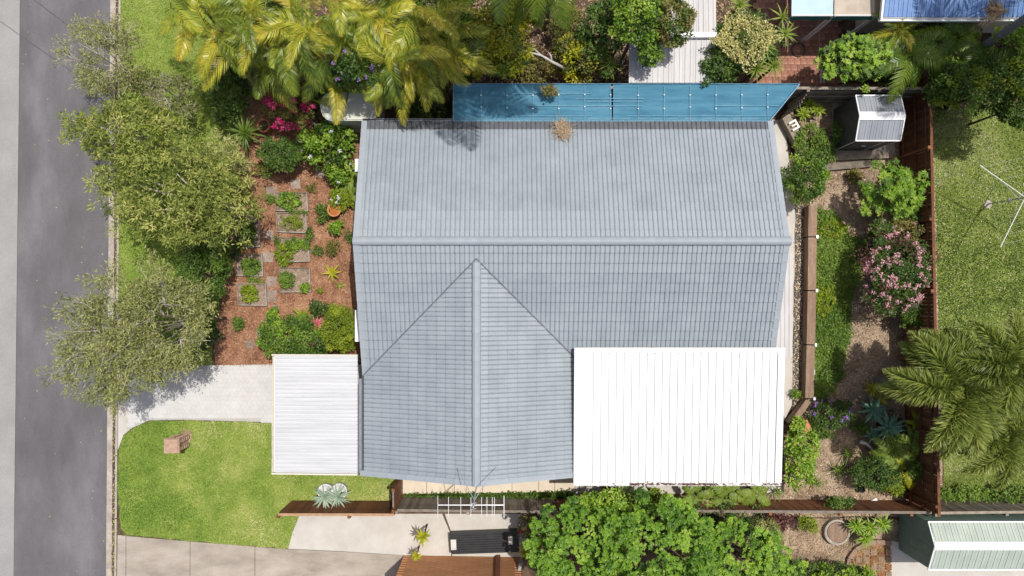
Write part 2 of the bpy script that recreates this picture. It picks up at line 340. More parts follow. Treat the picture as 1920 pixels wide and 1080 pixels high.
leafmat('lf_lime', g((0.09, 0.15, 0.008), (0.20, 0.28, 0.016), (0.33, 0.39, 0.03)), 0.45, 0.32)
leafmat('lf_yellow', g((0.14, 0.17, 0.008), (0.30, 0.32, 0.014), (0.48, 0.45, 0.02)), 0.45, 0.32)
leafmat('lf_mixed', g((0.05, 0.07, 0.012), (0.12, 0.14, 0.025), (0.24, 0.22, 0.05), (0.30, 0.17, 0.09)), 0.5, 0.3)
leafmat('lf_cream', g((0.46, 0.44, 0.14), (0.66, 0.61, 0.26), (0.78, 0.73, 0.42)), 0.5, 0.3)
leafmat('lf_blue', g((0.08, 0.17, 0.11), (0.135, 0.26, 0.165), (0.20, 0.35, 0.225)), 0.5, 0.15)
leafmat('lf_agave', g((0.17, 0.25, 0.17), (0.28, 0.37, 0.27), (0.36, 0.44, 0.34)), 0.55, 0.1)
leafmat('lf_palm', g((0.04, 0.085, 0.012), (0.105, 0.175, 0.02), (0.23, 0.295, 0.03), (0.42, 0.44, 0.04), (0.56, 0.50, 0.05), (0.58, 0.38, 0.06)), 0.36, 0.3, 0.5, orand=0.32)
leafmat('lf_palm_green', g((0.05, 0.10, 0.012), (0.12, 0.20, 0.02), (0.24, 0.30, 0.04)), 0.35, 0.35, orand=0.2)
leafmat('lf_foxtail', g((0.035, 0.065, 0.012), (0.12, 0.17, 0.028), (0.27, 0.32, 0.065), (0.50, 0.48, 0.17)), 0.4, 0.3, orand=0.12)
leafmat('lf_fern', g((0.09, 0.15, 0.015), (0.19, 0.27, 0.035), (0.30, 0.36, 0.07)), 0.5, 0.3)
leafmat('lf_dry', g((0.16, 0.10, 0.055), (0.32, 0.22, 0.13), (0.48, 0.37, 0.25)), 0.8, 0.15)
leafmat('lf_chip', g((0.12, 0.052, 0.028), (0.28, 0.135, 0.075), (0.50, 0.29, 0.18)), 0.9, 0.0)
leafmat('lf_gravel', g((0.13, 0.09, 0.06), (0.38, 0.29, 0.20), (0.70, 0.58, 0.44)), 0.9, 0.0)
leafmat('lf_red', g((0.30, 0.01, 0.06), (0.47, 0.02, 0.13), (0.60, 0.07, 0.22)), 0.5, 0.25)
leafmat('lf_brom', g((0.36, 0.03, 0.07), (0.55, 0.08, 0.14), (0.66, 0.2, 0.25)), 0.4, 0.2)
leafmat('lf_pink', g((0.36, 0.13, 0.16), (0.56, 0.28, 0.32), (0.68, 0.44, 0.46)), 0.6, 0.2)
leafmat('lf_purple', g((0.12, 0.04, 0.24), (0.23, 0.10, 0.40), (0.36, 0.22, 0.5)), 0.6, 0.2)
leafmat('lf_clover', g((0.34, 0.36, 0.2), (0.6, 0.58, 0.42)), 0.7, 0.1)
leafmat('lf_white', g((0.62, 0.64, 0.68), (0.74, 0.75, 0.76)), 0.6, 0.2)
leafmat('lf_maroon', g((0.05, 0.02, 0.018), (0.12, 0.04, 0.035), (0.2, 0.09, 0.06)), 0.5, 0.2)
leafmat('lf_litter', g((0.10, 0.06, 0.03), (0.42, 0.33, 0.09), (0.62, 0.52, 0.22)), 0.8, 0.0)
# ---------------------------------------------------------------- the ground, road and pavings
def kx(y): return 207-8*y/1080.0
def px_strip(name, xa, xb, z, m, y0=-2600, y1=3700, **k):
    return sheet(name, [(xa(y0), y0), (xb(y0), y0), (xb(y1), y1), (xa(y1), y1)], z, m, **k)
sheet('ground', [(kx(-4000)+17, -4000), (9000, -4000), (9000, 5000), (kx(5000)+17, 5000)], 0.0, 'soil')
px_strip('road', lambda y: 34-12*y/1080.0, lambda y: kx(y)-3, -0.12, 'asphalt')
px_strip('road', lambda y: -4000, lambda y: 34.2-12*y/1080.0+RN.uniform(-.5, .5), -0.108, 'old_asphalt')
road_dark = bpy.data.objects['road']
for a, b in (((-60, -2), (204, 182)), ((52, -10), (165, 77))):  # thin straight dark lines laid flat across the road
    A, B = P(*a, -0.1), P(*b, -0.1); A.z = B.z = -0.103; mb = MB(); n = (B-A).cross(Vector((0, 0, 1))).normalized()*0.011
    mb.quad(A-n, B-n, B+n, A+n); mb.build('dark_line', 'road_dark', road_dark)
px_strip('gutter', lambda y: kx(y)-3.2, lambda y: kx(y)+7.6, -0.113, 'kerb_concrete')
px_strip('gutter_litter_bed', lambda y: kx(y)+7.2, lambda y: kx(y)+16.4, -0.109, 'gutter_dirt')
kerb = sheet('kerb', [(kx(-2600)+16.5, -2600), (kx(-2600)+19, -2600), (kx(3700)+19, 3700), (kx(3700)+16.5, 3700)], -0.02, 'kerb_concrete', thick=0.12)
yy = -90
while yy < 1180:
    y2 = yy+118; mb = MB()
    q = [P(kx(yy)+16, yy+1), P(kx(yy)+19.6, yy+1), P(kx(y2)+19.6, y2-1), P(kx(y2)+16, y2-1)]
    mb.prism([(v.x, v.y) for v in q], -0.12, 0.028); mb.build('kerb_stone', 'kerb_concrete', kerb); yy = y2
LAWN_FRONT = [(222.5, 845), (232, 818), (250, 803), (280, 789.5), (350, 788), (420, 790), (507, 793), (560, 793), (560, 884), (750, 884), (750, 947), (556, 947),
              (566, 966), (556, 985), (540, 1029), (430, 1021), (330, 1011), (238, 1003), (227, 992), (221, 920)]
LAWN_VERGE = [(226, -500), (480, -500), (470, 60), (455, 160), (440, 300), (430, 450), (415, 560), (400, 640), (398, 686), (300, 688), (222, 690)]
LAWN_RIGHT = [(1744, 205), (3400, 190), (3400, 945), (1772, 945)]
MULCH = [(404, 686), (470, 686), (690, 680), (690, 165), (456, 165), (442, 300), (432, 450), (417, 560), (401, 640)]
GRAVEL = [(1490, 158), (1748, 158), (1768, 968), (1075, 968), (1075, 924), (1470, 924), (1470, 800), (1505, 745), (1519, 640), (1521, 388), (1490, 300)]
COVER = [(1531, 392), (1562, 398), (1592, 440), (1622, 456), (1612, 520), (1590, 575), (1594, 630), (1576, 690), (1560, 735), (1522, 748), (1524, 640), (1527, 500)]
sheet('front_lawn', LAWN_FRONT, 0.012, 'lawn_soil', 0.03, 0.22)
sheet('verge_lawn', LAWN_VERGE, 0.012, 'lawn_soil', 0.04, 0.3)
sheet('side_lawn', LAWN_RIGHT, 0.012, 'weedy_soil', 0.04, 0.5)
sheet('garden_ground', MULCH, 0.02, 'mulch', 0.03, 0.3)
sheet('garden_ground', GRAVEL, 0.016, 'gravel', 0.03, 0.4)
sheet('driveway', [(222, 690), (300, 687.5), (400, 685), (505, 683), (690, 683), (690, 886), (509, 886), (509, 791.5), (420, 789), (350, 787), (280, 788), (249, 802), (230, 817), (221, 845)], 0.022, 'paver_joint')
drv = bpy.data.objects['driveway']
poly = np.array(ring([(240, 692), (505, 686), (680, 686), (680, 880), (511, 880), (511, 789), (420, 787), (350, 785), (282, 785), (252, 797), (240, 806)]))
V = []; F = []; s = 0.16
xs = np.arange(poly[:, 0].min(), poly[:, 0].max(), s)
for j, y in enumerate(np.arange(poly[:, 1].min(), poly[:, 1].max(), s)):
    for x in xs+(s/2 if j % 2 else 0):
        if inside(np.array([x]), np.array([y]), poly)[0]:
            h = s/2-0.007; o = len(V); t = RN.uniform(-0.001, 0.001)
            V += [(x+a*h, y+b*h, 0.026+t) for a, b in ((-1, -1), (1, -1), (1, 1), (-1, 1))]; F.append((o, o+1, o+2, o+3))
            V += [(x+a*(h+.006), y+b*(h+.006), 0.0225) for a, b in ((-1, -1), (1, -1), (1, 1), (-1, 1))]
            F += [(o, o+4+0, o+4+1, o+1), (o+1, o+5, o+6, o+2), (o+2, o+6, o+7, o+3), (o+3, o+7, o+4, o)]
tag(link('paver', fast_mesh('paver', V, F, 'paver'), drv), 'small pale square pavers', kind='stuff')
sheet('paver_border', [(223, 693), (239, 692), (239, 807), (232, 815), (223, 841)], 0.027, 'pale_concrete', parent=drv)
ND = thing('neighbour_driveway', 'brown stained concrete driveway slabs below the front lawn', 'driveway', P(400, 1060)); ND['kind'] = 'structure'
for q in ([(221, 1003), (236.3, 1004.5), (235.5, 1600), (214, 1600)], [(237.3, 1005), (356.5, 1015), (354, 1600), (236.5, 1600)],
          [(357.5, 1015), (478, 1024.5), (476, 1600), (355, 1600)], [(479, 1025), (540, 1029.5), (640, 1034), (755, 1041), (752, 1600), (477, 1600)]):
    mb = MB(); mb.prism(ring(q), -0.05, 0.024); mb.build('slab', 'brown_concrete', ND)
NP = thing('neighbour_path', 'pale concrete pad beside the brown driveway and paling fence', 'path', P(700, 1000)); NP['kind'] = 'structure'
for q in ([(563, 963), (829, 963), (846, 1003), (846, 1042), (756, 1040.5), (640, 1033), (541, 1028.5), (549, 998)], [(834, 963), (988, 963), (985, 1044), (848, 1042), (848, 1002)]):
    mb = MB(); mb.prism(ring(q), -0.05, 0.03); mb.build('slab', 'pale_concrete', NP)
SP = thing('side_path', 'cream concrete path between the house gable and timber fence', 'path', P(900, 915)); SP['kind'] = 'structure'
xs = [755, 800, 852, 905, 960, 1010, 1040, 1078]
for a, b in zip(xs, xs[1:]):
    mb = MB(); mb.prism(ring([(a+.4, 860), (b-.4, 860), (b-.4, 925.5-(b-755)*0.012), (a+.4, 926-(a-755)*0.012)]), -0.05, 0.03); mb.build('slab', 'cream_concrete', SP)
sheet('patio_slab', [(1078.5, 650), (1488, 650), (1484, 760), (1464, 800), (1464, 925), (1078.5, 925)], 0.03, 'pale_concrete')
sheet('house_path', [(1440, 225), (1470, 225), (1491, 400), (1488, 649), (1440, 649)], 0.034, 'pale_concrete', 0.01, 0.4)
sheet('drain_strip', [(1491, 385), (1508, 385), (1506, 560), (1503, 742), (1484, 770), (1487, 600)], 0.038, 'dark_gravel', 0.02, 0.3)
BP = sheet('brick_paving', [(1380, -300), (1580, -300), (1575, 156), (1380, 156)], 0.02, 'soil')
mb = MB(); mb.box((0, 0, 0.012), (0.215, 0.215, 0.03)); pv = mb.build('brick', 'brick_paving', BP); pvm = pv.data; bpy.data.objects.remove(pv)
n = 0
for j in range(16):
    for i in range(15):
        px, py = 1418+i*11.8+(5.9 if j % 2 else 0), -12+j*11.6
        if px > 1572: continue
        q = P(px, py, 0.03)
        if n < 300: link('brick', pvm, BP, (q.x, q.y, 0.026+RN.uniform(-.003, .003)), (0, 0, RN.uniform(-.02, .02))); n += 1
sheet('neighbour_yard', [(1470, 972), (1680, 972), (1720, 1010), (1760, 1400), (1450, 1400)], 0.014, 'gravel', 0.05, 0.3)
sheet('shed_slab', [(1668, 1012), (1740, 1032), (3000, 1032), (3000, 1100), (1668, 1100)], 0.04, 'pale_concrete')

# ---------------------------------------------------------------- house with tiled roof
TP = 0.374; TH = math.atan(TP)
XW, XE = -4.64, 8.79; YR, ZR = 1.695, 4.0; YN = 5.69; YS = -2.62
WXL, WXR, WX, WZ, WY = -4.69, 2.6, -0.86, 3.80, -5.86
house = thing('house', 'single storey house with blue grey tiled gable roof', 'house', ((XW+XE)/2, 1, 0))
zN = ZR-(YN-YR)*TP; zS = ZR-(YR-YS)*TP; zW = WZ-(WX-WXL)*TP
mb = MB(); mb.box(((XW+XE)/2, (YN-0.5+YS+0.5)/2, 1.15), (XE-XW-0.7, YN-YS-1.0, 2.3))
x0, x1 = XW+0.35, XE-0.35
for x in (x0, x1):
    mb.add([(x, YN-.5, 2.3), (x, YR, ZR-.12), (x, YS+.5, 2.3)], [(0, 1, 2)])
mb.box(((WXL+WXR)/2+0.05, (WY+0.45+YS)/2, 1.1), (WXR-WXL-0.9, YS-WY+0.2, 2.2))
mb.add([(WXL+.5, WY+.3, 2.2), (WX, WY+.3, WZ-.12), (WXR-.4, WY+.3, 2.2)], [(0, 1, 2)])
mb.build('wall', 'wall_cream', house)
mb = MB(); d = 0.03
mb.quad((XW, YN, zN-d), (XE, YN, zN-d), (XE, YR, ZR-d), (XW, YR, ZR-d)); mb.quad((XW, YS, zS-d), (XE, YS, zS-d), (XE, YR, ZR-d), (XW, YR, ZR-d))
yv = YR-(ZR-WZ)/TP
mb.quad((WXL, WY, zW-d), (WX, WY, WZ-d), (WX, yv, WZ-d), (XW-.02, YS, zW-d+.004), (WXL, YS-.03, zW-d))
xr = 2.6; zr_ = WZ-(xr-WX)*TP
mb.quad((xr, WY, zr_-d), (WX, WY, WZ-d), (WX, yv, WZ-d), (xr, yv-(xr-WX), zr_-d))
roof = mb.build('roof', 'roof_deck', house)
FB = [((XW, YN, zN-.12), (XE, YN, zN-.12))]
for x in (XW+.03, XE-.03): FB += [((x, YN, zN-.14), (x, YR, ZR-.14)), ((x, YR, ZR-.14), (x, YS, zS-.14))]
FB += [((WXL+.1, WY+.02, zW-.12), (WX, WY+.02, WZ-.14)), ((WX, WY+.02, WZ-.14), (WXR, WY+.02, zr_-.14))]
for a, b in FB: mb = MB(); mb.bar(a, b, .03, .17); mb.build('fascia', 'gutter_metal', house)
def gutter(name, a, b, out, parent, m='gutter_metal', wd=.12, ht=.1):
    a, b, o = Vector(a), Vector(b), Vector(out); u = Vector((0, 0, 1)); mb = MB()
    pr = [(0, 0), (0, -ht), (wd, -ht), (wd, .0), (wd-.012, .0), (wd-.012, -ht+.02), (.012, -ht+.02), (.012, 0)]
    V = [p+o*x+u*z for p in (a, b) for x, z in pr]; n = len(pr)
    mb.add(V, [(i, (i+1) % n, n+(i+1) % n, n+i) for i in range(n)]+[tuple(range(4)), tuple(range(n, n+4))]); return mb.build(name, m, parent)
gutter('gutter', (XW, YN+.015, zN-.01), (XE, YN+.015, zN-.01), (0, 1, 0), house)
gutter('gutter', (WXL-.0, YS-.1, zW-.01), (WXL-.0, WY, zW-.01), (-1, 0, 0), house)
gutter('gutter', (2.6, YS, zS-.0), (XE, YS, zS-.0), (0, -1, 0), house)
# roof tiles: one double-roll tile shape, shared
TW = (XE-XW-0.22)/44; GA = (YN-YR)/13/math.cos(TH)
prof = [(0, -.016), (.035, .012), (.12, .020), (.36, .018), (.445, .008), (.47, -.018), (.50, -.018), (.535, .012), (.62, .020), (.87, .018), (.955, .008), (.975, -.018), (1, -.018)]
def tile_arr(lo=0.0):
    V = []; n = len(prof); L = GA+.035
    for u, h in prof: V.append((u*TW, 0, h))
    for u, h in prof: V.append((u*TW, -L, h+.042))
    for u, h in prof: V.append((u*TW, -L-.03, h-.004))
    F = [(i, i+n, i+n+1, i+1) for i in range(n-1)]+[(i+n, i+2*n, i+2*n+1, i+n+1) for i in range(n-1)]
    return np.array(V), np.array(F)
TV, TF = tile_arr(); tile_me = {m: fast_mesh('tile', TV, TF, m) for m in ('roof_tile', 'eave_tile')}
tiles = []   # (matrix, eave?)
def slope_tiles(p0, along, down, ncol, nrow, keep, flip=False):
    """p0: ridge-side start; along: unit vector across the slope; down: unit vector down the slope"""
    n = along.cross(-down)
    for r in range(nrow):
        for c in range(ncol):
            q = p0+along*(TW*c)+down*(GA*r)
            ce = q+along*TW/2+down*GA/2
            if not keep(ce, r, c): continue
            mt = Matrix((along, -down, n)).transposed().to_4x4(); mt.translation = q+n*(0.0+RN.uniform(-.0015, .0015))
            tiles.append((mt, flip and r == nrow-1, ce.z))
cs, sn = math.cos(TH), math.sin(TH)
# north slope: seen from the eave, columns run east to west
slope_tiles(Vector((XE-.11, YR+.0, ZR)), Vector((-1, 0, 0)), Vector((0, cs, -sn)), 44, 13, lambda c, r, k: True, True)
def keep_s(c, r, k):
    dx = c.x-WX; d = (yv-abs(dx))-c.y          # >0: inside the wing's part
    return d < 0.30 and c.y > (-2.05 if c.x > 2 else -2.7)
slope_tiles(Vector((XW+.11, YR, ZR)), Vector((1, 0, 0)), Vector((0, -cs, -sn)), 44, 15, keep_s)
def keep_w(c, r, k): return (yv-abs(c.x-WX))-c.y > -0.30 and c.y < yv-.1
nc = int((yv-WY-0.1)/TW)+1
slope_tiles(Vector((WX, WY+.1+nc*TW, WZ)), Vector((0, -1, 0)), Vector((-cs, 0, -sn)), nc, 13, lambda c, r, k: keep_w(c, r, k) and c.x > WXL)
slope_tiles(Vector((WX, WY+.1, WZ)), Vector((0, 1, 0)), Vector((cs, 0, -sn)), nc, 12, lambda c, r, k: keep_w(c, r, k) and c.x < 2.7)
hl = world_loc(house)
tiles.sort(key=lambda t: -t[2])
for mt, ev, z in tiles[:300]:
    o = link('tile', tile_me['roof_tile'], roof); m2 = mt.copy(); m2.translation = mt.translation-hl; o.matrix_basis = m2
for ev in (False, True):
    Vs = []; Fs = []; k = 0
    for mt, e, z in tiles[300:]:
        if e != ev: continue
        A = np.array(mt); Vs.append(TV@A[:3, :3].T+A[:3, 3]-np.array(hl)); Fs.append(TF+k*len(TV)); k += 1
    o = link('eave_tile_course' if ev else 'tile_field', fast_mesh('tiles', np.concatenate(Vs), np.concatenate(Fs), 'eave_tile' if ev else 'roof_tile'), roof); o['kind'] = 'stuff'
    if ev: o['label'] = 'darker weathered course of tiles along the eave'
# ridge and verge tiles
def cap_mesh(L, wd, hh):
    pr = [(-wd, -.03), (-wd*.8, .035), (-wd*.3, hh), (wd*.3, hh), (wd*.8, .035), (wd, -.03)]; n = len(pr)
    V = [(0, y, z) for y, z in pr]+[(L+.03, y*1.05, z+.022) for y, z in pr]
    return fast_mesh('ridge_tile', V, [(i, i+n, i+n+1, i+1) for i in range(n-1)]+[(n+1, n+2, n+3, n+4), (n, n+1, n+4, n+5)], 'ridge_tile')
cm = cap_mesh(.42, .135, .075)
def caps(a, b, name='ridge_tile', me=cm, L=.42, up=None):
    a, b = Vector(a), Vector(b); d = (b-a); n = max(1, round(d.length/L)); st = d/n
    x = d.normalized(); y = Vector((0, 0, 1)).cross(x).normalized(); z = x.cross(y)
    for i in range(n):
        mt = Matrix((x, y, z)).transposed().to_4x4(); mt.translation = a+st*i-hl+Vector((0, 0, RN.uniform(0, .004)))
        o = link(name, me, roof); o.matrix_basis = mt; o.scale = (d.length/n/L, 1, 1)
caps((XW-.02, YR, ZR+.03), (XE+.02, YR, ZR+.03)); caps((WX, yv-.12, WZ+.03), (WX, WY-.02, WZ+.03))
V = [(0, -.07, -.13), (0, -.07, .028), (0, .11, .028), (.36, -.072, -.13), (.36, -.072, .05), (.36, .11, .05)]
vm = fast_mesh('verge_tile', V, [(0, 3, 4, 1), (1, 4, 5, 2)], 'ridge_tile')
Vm = [(x, -y, z) for x, y, z in V]; vm2 = fast_mesh('verge_tile', Vm, [(0, 1, 4, 3), (1, 2, 5, 4)], 'ridge_tile')
caps((XW+.05, YR, ZR+.02), (XW+.05, YN, zN+.02), 'verge_tile', vm2, GA); caps((XE-.05, YR, ZR+.02), (XE-.05, YN, zN+.02), 'verge_tile', vm, GA)
caps((XW+.05, YR, ZR+.02), (XW+.05, YS+.05, zS+.02), 'verge_tile', vm, GA); caps((XE-.05, YR, ZR+.02), (XE-.05, -2.2, ZR-(YR+2.2)*TP+.02), 'verge_tile', vm2, GA)
caps((WX, WY+.05, WZ+.02), (WXL, WY+.05, zW+.02), 'verge_tile', vm2 if False else vm, GA); caps((WX, WY+.05, WZ+.02), (2.55, WY+.05, WZ-(2.55-WX)*TP+.02), 'verge_tile', vm2, GA)
# valley metal
for s_, e in ((-1, XW-.02), (1, 2.3)):
    L = abs(e-WX); a = Vector((WX, yv, WZ+.075)); b = Vector((e, yv-L, WZ-L*TP+.075)); n = Vector((s_*1, 1, 0)).normalized()*.02
    mb = MB(); mb.quad(a-n, b-n, b+n, a+n); mb.build('valley_flashing', 'valley_metal', roof)
# small white awnings over the west windows
for yc, h in ((4.37, .42), (-1.0, 1.05)):
    mb = MB(); mb.box((XW+.33, yc, 1.5), (.06, h, 1.1)); wn = mb.build('window', 'dark_glass', house)
    mb = MB(); mb.box((XW+.0, yc, 2.02), (.66, h, .05)); mb.box((XW-.33, yc, 1.9), (.04, h, .2)); mb.build('awning', 'window_white', wn)
    mb = MB(); mb.box((XW+.3, yc, .92), (.1, h+.1, .06)); mb.build('sill', 'window_white', wn)

# ---------------------------------------------------------------- sheet roofs
def ribbed(a, b, c, d, nrib, rib_w, rib_h, under=0.03):
    """ribbed sheet over the quad a-b-c-d: ribs run from a-b to d-c; returns MB"""
    a, b, c, d = map(Vector, (a, b, c, d)); n = (b-a).cross(d-a).normalized(); n = n if n.z > 0 else -n
    ts = []
    for i in range(nrib):
        t0 = (i+.5)/nrib; hw = rib_w/2/(b-a).length
        ts += [(t0-hw*1.7, 0), (t0-hw, rib_h), (t0+hw, rib_h), (t0+hw*1.7, 0)]
    ts = [(0, 0)]+ts+[(1, 0)]; mb = MB(); V = []
    for t, h in ts:
        V += [a.lerp(b, t)+n*h, d.lerp(c, t)+n*h, a.lerp(b, t)+n*(h-under), d.lerp(c, t)+n*(h-under)]
    F = []
    for i in range(len(ts)-1):
        o = i*4; F += [(o, o+1, o+5, o+4), (o+2, o+6, o+7, o+3), (o, o+4, o+6, o+2), (o+1, o+3, o+7, o+5)]
    F += [(0, 2, 3, 1), (len(V)-4, len(V)-3, len(V)-1, len(V)-2)]
    return mb.add(V, F)
def posts(root, pts, z, r=.05, m='white_metal'):
    for x, y in pts:
        mb = MB(); mb.box((x, y, z/2), (2*r, 2*r, z)); mb.box((x, y, .02), (.2, .2, .04)); mb.build('post', m, root)
# patio cover
za, zb = 3.1, 2.77
A = P(1077, 652, za); B = P(1472, 650, za); D = P(1077, 905, zb); E = P(1465, 903, zb)
D.x = A.x; E.x = B.x; B.y = A.y; E.y = D.y
patio = thing('patio_cover', 'large flat white panel patio roof behind the house', 'patio roof', ((A.x+B.x)/2, (A.y+D.y)/2, 0))
npan = 25; x0 = A.x+.38; x1 = B.x-.22; y0 = A.y-.17; wpan = (x1-x0)/npan
for i in range(npan):
    t0, t1 = x0+wpan*i, x0+wpan*(i+1)-.022
    zz = lambda y: za+(zb-za)*(A.y-y)/(A.y-D.y)
    mb = ribbed((t0, y0, zz(y0)), (t1, y0, zz(y0)), (t1, D.y, zb), (t0, D.y, zb), 1, .018, .008, .028)
    mb.box(((t0+.004), (y0+D.y)/2, (zz(y0)+zb)/2-.012), (.010, y0-D.y-.004, .03), mtx=Matrix.Rotation(math.atan((za-zb)/(A.y-D.y)), 3, 'X')) if False else None
    o = mb.build('roof_panel', 'white_sheet', patio)
    bpy.context.view_layer.update() if False else None
mb = MB(); mb.add([(x0, y0, zz(y0)-.03), (x1, y0, zz(y0)-.03), (x1, D.y+.02, zb-.03), (x0, D.y+.02, zb-.03)], [(0, 1, 2, 3)]); mb.build('gap_backing', 'carport_sheet', patio)  # pale backing sheet, added so the gaps between panels show light grey, not black
for xa, xb, nm in ((A.x, x0-.008, 'edge_flashing'), (x1+.004, B.x, 'edge_flashing')):
    mb = MB(); mb.add([(xa, A.y, za+.02), (xb, A.y, za+.02), (xb, D.y, zb+.02), (xa, D.y, zb+.02), (xa, A.y, za-.1), (xb, A.y, za-.1), (xb, D.y, zb-.1), (xa, D.y, zb-.1)],
                      [(0, 1, 2, 3), (4, 7, 6, 5), (0, 4, 5, 1), (1, 5, 6, 2), (2, 6, 7, 3), (3, 7, 4, 0)]); mb.build(nm, 'white_sheet', patio)
mb = MB(); mb.box(((x0+x1)/2, A.y-.08, za+.0), (x1-x0+.01, .17, .09)); mb.build('edge_flashing', 'white_sheet', patio)
gutter('gutter', (A.x, D.y-.004, zb+.0), (B.x, D.y-.004, zb+.0), (0, -1, 0), patio, 'white_sheet', .1, .09)
posts(patio, [(A.x+.5, D.y+.1), ((A.x+B.x)/2, D.y+.1), (B.x-.1, D.y+.1), (B.x-.1, A.y-.6)], zb-.06)
# debris in the patio gutter
Xg = R.uniform(A.x+1.2, B.x-.1, 330); dens = R.uniform(size=330) < (.25+.75*(np.sin(Xg*3.1)+np.sin(Xg*1.27+1) > .1)); Xg = Xg[dens]
k = len(Xg); p = np.stack([Xg, D.y-.05+R.uniform(-.025, .03, k), np.full(k, zb-.012)+R.uniform(0, .03, k)], 1)
V, F = leaf_arrays(p, np.stack([R.normal(size=k), R.normal(size=k)*.3, R.normal(size=k)*.1], 1), np.tile([0, 0, 1.], (k, 1))+R.normal(0, .2, (k, 3)), R.uniform(.05, .12, k), R.uniform(.03, .05, k))
tag(link('gutter_leaves', fast_mesh('gutter_leaves', V, F, 'lf_maroon', R.uniform(0, 1, k))), 'dark leaf litter lying in the white patio gutter', 'leaf litter', kind='stuff')
# carport
cz0, cz1 = 2.36, 2.2
A = P(510, 667, cz1); B = P(676, 667, cz0); D = P(510, 886, cz1); E = P(677, 888, cz0); XR = -4.83
carport = thing('carport', 'white ribbed metal carport roof over the pale driveway', 'carport', ((A.x+XR)/2, (A.y+D.y)/2, 0))
ns = 5; hy = (A.y-D.y)/ns
for i in range(ns):
    ya, yb = A.y-hy*i, A.y-hy*(i+1)+.003
    ribbed((A.x+.1, ya, cz1), (A.x+.1, yb, cz1), (XR, yb, cz0), (XR, ya, cz0), 6, .035, .022).build('roof_sheet', 'carport_sheet', carport)
gutter('gutter', (A.x+.13, A.y, cz1-.02), (A.x+.13, D.y, cz1-.02), (-1, 0, 0), carport, 'cream_trim', .12, .1)
for y in (A.y+.03, D.y-.03):
    mb = MB(); mb.bar((A.x, y, cz1-.03), (XR, y, cz0-.03), .045, .15); mb.build('barge_board', 'cream_trim', carport)
posts(carport, [(A.x+.35, A.y-.25), (A.x+.35, D.y+.25), (XR-.4, D.y+.2)], 2.16, .045)
# narrow pale sheet along the east wall
A = P(1455, 478, 1.9); B = P(1484, 478, 1.9); D = P(1452, 652, 1.9); E = P(1481, 652, 1.9)
lean = thing('lean_to_roof', 'narrow pale corrugated lean-to strip under the right gable eave', 'roof', (B.x, (A.y+D.y)/2, 0))
ribbed((8.3, A.y, 2.0), (B.x, A.y, 1.93), (B.x, D.y-.3, 1.93), (8.3, D.y-.3, 2.0), 9, .03, .015).build('roof_sheet', 'grey_sheet', lean)
posts(lean, [(B.x-.06, A.y-.1), (B.x-.06, D.y+.1)], 1.92, .03)

# ---------------------------------------------------------------- blue shade cloth
zc = 2.5
sh = thing('shade_sail', 'long blue shade cloth stretched along the roof eave', 'shade cloth', P(1150, 200, 0))
def cloth(x0, x1, x1b, name):
    V = []; nx, ny = 40, 8
    for j in range(ny+1):
        for i in range(nx+1):
            t = j/ny; px = x0+(x1+(x1b-x1)*t-x0)*i/nx; py = 157+(226-157)*t
            z = zc-.06*math.sin(math.pi*t)*(1-.5*abs(math.sin((px-911)*math.pi/48.6)))+.012*math.sin(px*.21)*math.sin(py*.13)
            V.append(P(px, py, z))
    F = [(j*(nx+1)+i, j*(nx+1)+i+1, (j+1)*(nx+1)+i+1, (j+1)*(nx+1)+i) for j in range(ny) for i in range(nx)]
    mb = MB(); mb.add(V, F); return mb.build(name, 'shade_cloth', sh, True)
c1 = cloth(851, 1145.5, 1147.5, 'cloth_panel'); c2 = cloth(1149.5, 1499, 1442, 'cloth_panel')
for i in range(12):
    px = 902+i*48.6
    if px > 1148: px += 3
    if px > 1470: continue
    mb = MB(); mb.bar(P(px, 160, zc+.02), P(px, 225, zc+.02), .013, .008)
    st = mb.build('batten', 'cloth_seam', sh)
    for py in (178+RN.uniform(-1, 1), 202+RN.uniform(-2, 2)):
        q = P(px, py, zc+.03); mb = MB(); mb.lathe(q, [(.021, 0), (.02, .015), (.008, .02)], 8); mb.build('clip', 'white_metal', st)
for py, a, b in ((176, 960, 1030), (184.5, 1078, 1208), (190, 1100, 1205), (198, 990, 1090), (198, 1340, 1460), (198.5, 1095, 1205), (217, 970, 1110), (217, 1175, 1445), (176, 1000, 1110)):
    mb = MB(); mb.bar(P(a, py, zc+.012), P(b, py, zc+.012), .014, .006); mb.build('seam', 'cloth_seam', sh)
zc += .03; mb = MB(); mb.bar(P(849, 227, zc+.02), P(1443, 227, zc+.02), .02, .03); mb.bar(P(850, 158, zc), P(850, 227, zc), .022, .04); mb.bar(P(1443, 227, zc+.02), P(1499, 158, zc+.02), .03, .045)
mb.bar(P(849, 157, zc), P(1499, 157, zc), .012, .03); mb.build('frame', 'cloth_seam', sh); zc -= .03
posts(sh, [(P(x, 160, zc).x, P(x, 160, zc).y) for x in (855, 1060, 1280, 1490)], zc-.03, .04, 'grey_post')

